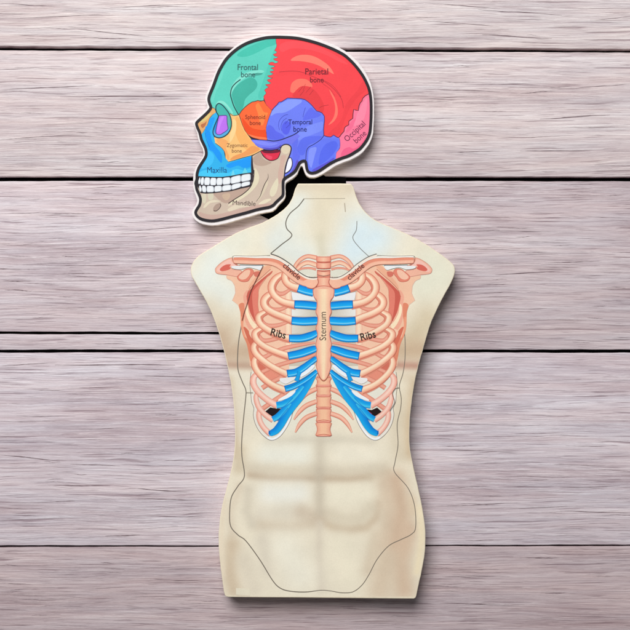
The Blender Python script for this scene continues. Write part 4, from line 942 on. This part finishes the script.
t.poly([(199, 212), (206, 214), (216, 214.6), (232, 211), (252, 206), (268, 203.4), (272, 205), (262, 208.4), (244, 213), (226, 217.4), (212, 220), (202, 218.4)], (203, 172, 160), True)
t.poly([(213.4, 210.6), (213.4, 207.8), (216, 204.4), (219.6, 203.2), (220.8, 205), (219.4, 208.4), (216.4, 211), (214.4, 211.6)], (176, 152, 138), True)
t.line([(213.6, 210.4), (216, 211), (219, 208.8), (220.8, 205.6), (220, 203.4)], .7, (96, 78, 74))
t.line([(268, 173.6), (268, 178), (264.6, 184.3), (262, 191), (259.8, 196.7), (256, 201.6)], .7, (72, 56, 56), taper=True)
t.line([(254, 170), (253.8, 176), (252.8, 181.6), (249.6, 188), (243, 194), (235.6, 198.6), (228.4, 203.4)], .8, (60, 46, 48))
t.line([(252, 156), (252.6, 165), (253.8, 174)], .9, DK)
t.line([(261.4, 151), (262.6, 155.4), (266.4, 159)], .6, DK)
t.line(cond, 1.0, (48, 38, 52))
mn = t.build('mandible', skull)
lettering('Mandible', 232.4, 255.4, 0, -3, mn, LS, (86, 70, 64), 1.05, .004, pos=(232.6, 204.8))
# hollow behind the cheek and the pale opening behind the jaw
t = Ink(LS)
t.poly([(261.2, 150.8), (262.8, 155), (266.4, 158.8), (271.2, 160.6), (277, 158.8), (279.4, 155), (280.2, 150.4), (276, 150), (270, 151)], (226, 44, 76), True)
t.poly([(262, 150.8), (270, 151), (279.6, 150), (278.6, 152.4), (270, 153.4), (264, 152.8)], (110, 20, 50), True)
t.poly([(266, 155), (272, 156.6), (271, 159.4), (267, 158)], (240, 74, 104), True)
t.ring([(261.2, 150.6), (262.8, 155), (266.4, 158.8), (271.2, 160.6), (277, 158.8), (279.4, 155), (280.2, 150.4), (276, 149.8), (270, 150.8)], .7, (52, 20, 40))
t.build('jaw_joint_hollow', skull, label='red hollow in the jaw below the cheek arch')
t = Ink(LS)
hole = [(285.2, 173), (285.8, 168), (287.4, 161.6), (288.8, 158.4), (290.8, 157.8), (292.2, 161.6), (291.8, 166.2), (289.4, 170.6)]
t.poly(hole, (240, 242, 250), True); t.ring(hole, .8, (48, 38, 74)); t.build('ear_gap', skull, label='small white opening behind the jaw')
# --- teeth
Ink(LS).poly([(197.4, 176), (204, 176.4), (213.8, 176.8), (222.4, 176.8), (231, 175.8), (241, 173.8), (251.6, 172.4), (252, 181), (250.6, 186.6), (241, 188.6), (231, 191.2), (221.4, 192.2), (213.8, 193.2), (206, 193.6), (200.5, 193), (198.4, 188), (196.8, 184)], (46, 40, 48)).build('gum_line', skull)
def yt(x): return np.interp(x, [197, 205, 214, 222, 231, 240.5, 250.5], [176.8, 177, 177.5, 177.5, 176.6, 174.6, 173.2])
def ym(x): return np.interp(x, [197, 205, 214, 222, 231, 240.5, 250.5], [185, 185.3, 185.6, 185.2, 184.2, 182.4, 180.6])
def yb(x): return np.interp(x, [197, 205, 214, 222, 231, 240.5, 250.5], [191.6, 192.6, 192.4, 191.5, 190.4, 187.6, 185.2])
def tooth(x0, x1, up, slant=0):
    f0, f1 = (yt, ym) if up else (ym, yb)
    xa, xb = x0 + .3, x1 - .3; xm = (xa + xb) / 2; g = .35
    top = [(xa + slant + .5, f0(xa) + g + .5), (xm + slant, f0(xm) + g), (xb + slant - .5, f0(xb) + g + .5)]
    mid = [(xb + slant * .4 + .15, (f0(xb) + f1(xb)) / 2)]
    bot = [(xb - .4, f1(xb) - g - .3), (xm, f1(xm) - g), (xa + .4, f1(xa) - g - .3)]
    mid2 = [(xa + slant * .4 - .15, (f0(xa) + f1(xa)) / 2)]
    P = crs(top + mid + bot + mid2, 4, True)
    t = Ink(LS); t.poly(P, (214, 222, 230))
    cx = sum(p[0] for p in P) / len(P); cy = sum(p[1] for p in P) / len(P)
    t.poly([(cx + (p[0] - cx) * .8 - .1, cy + (p[1] - cy) * .82) for p in P], (238, 243, 247))
    t.build('tooth', skull)
for a, b, s in [(197.9, 200.2, .9), (200.2, 203.9, .6), (203.9, 209.9, .5), (209.9, 216.3, .4), (216.3, 222.5, .2), (222.5, 230.6, 0), (230.6, 241, 0), (241, 250.8, 0)]: tooth(a, b, True, s)
for a, b, s in [(199.2, 202, -.6), (202, 206.6, -.4), (206.6, 214.2, -.2), (214.2, 222, 0), (222, 231.4, 0), (231.4, 241.2, 0), (241.2, 250.2, 0)]: tooth(a, b, False, s)
# --- heavy outline
t = Ink(LS)
t.ribbon(inkS + [inkS[0]], 2.8, [(-1, (38, 34, 40)), (1, (38, 34, 40))], False)
t.line([(196.4, 183.6), (199.6, 184.8)], 1.2, (44, 40, 46), False)
t.build('black_outline', skull)

# ---------------------------------------------------------------- light, camera, render
w = bpy.data.worlds.new('World'); sc.world = w; w.use_nodes = True
bg = w.node_tree.nodes['Background']; bg.inputs['Color'].default_value = (.97, .98, 1.0, 1); bg.inputs['Strength'].default_value = .11
def lamp(name, loc, size, power, col, aim=(0, 0, 0)):
    d = bpy.data.lights.new(name, 'AREA'); d.shape = 'DISK'; d.size = size; d.energy = power; d.color = col
    o = bpy.data.objects.new(name, d); COL.objects.link(o); o.location = loc
    o.rotation_euler = (Vector(aim) - Vector(loc)).to_track_quat('-Z', 'Y').to_euler()
    return o
lamp('window_light', (-.8, 1.9, 2.8), 2.6, 148, (1, .988, .972), (-.02, 0, 0))
cam = bpy.data.cameras.new('Camera'); co = bpy.data.objects.new('Camera', cam); COL.objects.link(co)
co.location = (0, 0, H); cam.sensor_width = 36; cam.lens = 36 * H / .63; cam.clip_start = .05; cam.clip_end = 20
sc.camera = co
sc.view_settings.view_transform = 'Standard'; sc.view_settings.look = 'None'
sc.view_settings.exposure = 0; sc.view_settings.gamma = 1
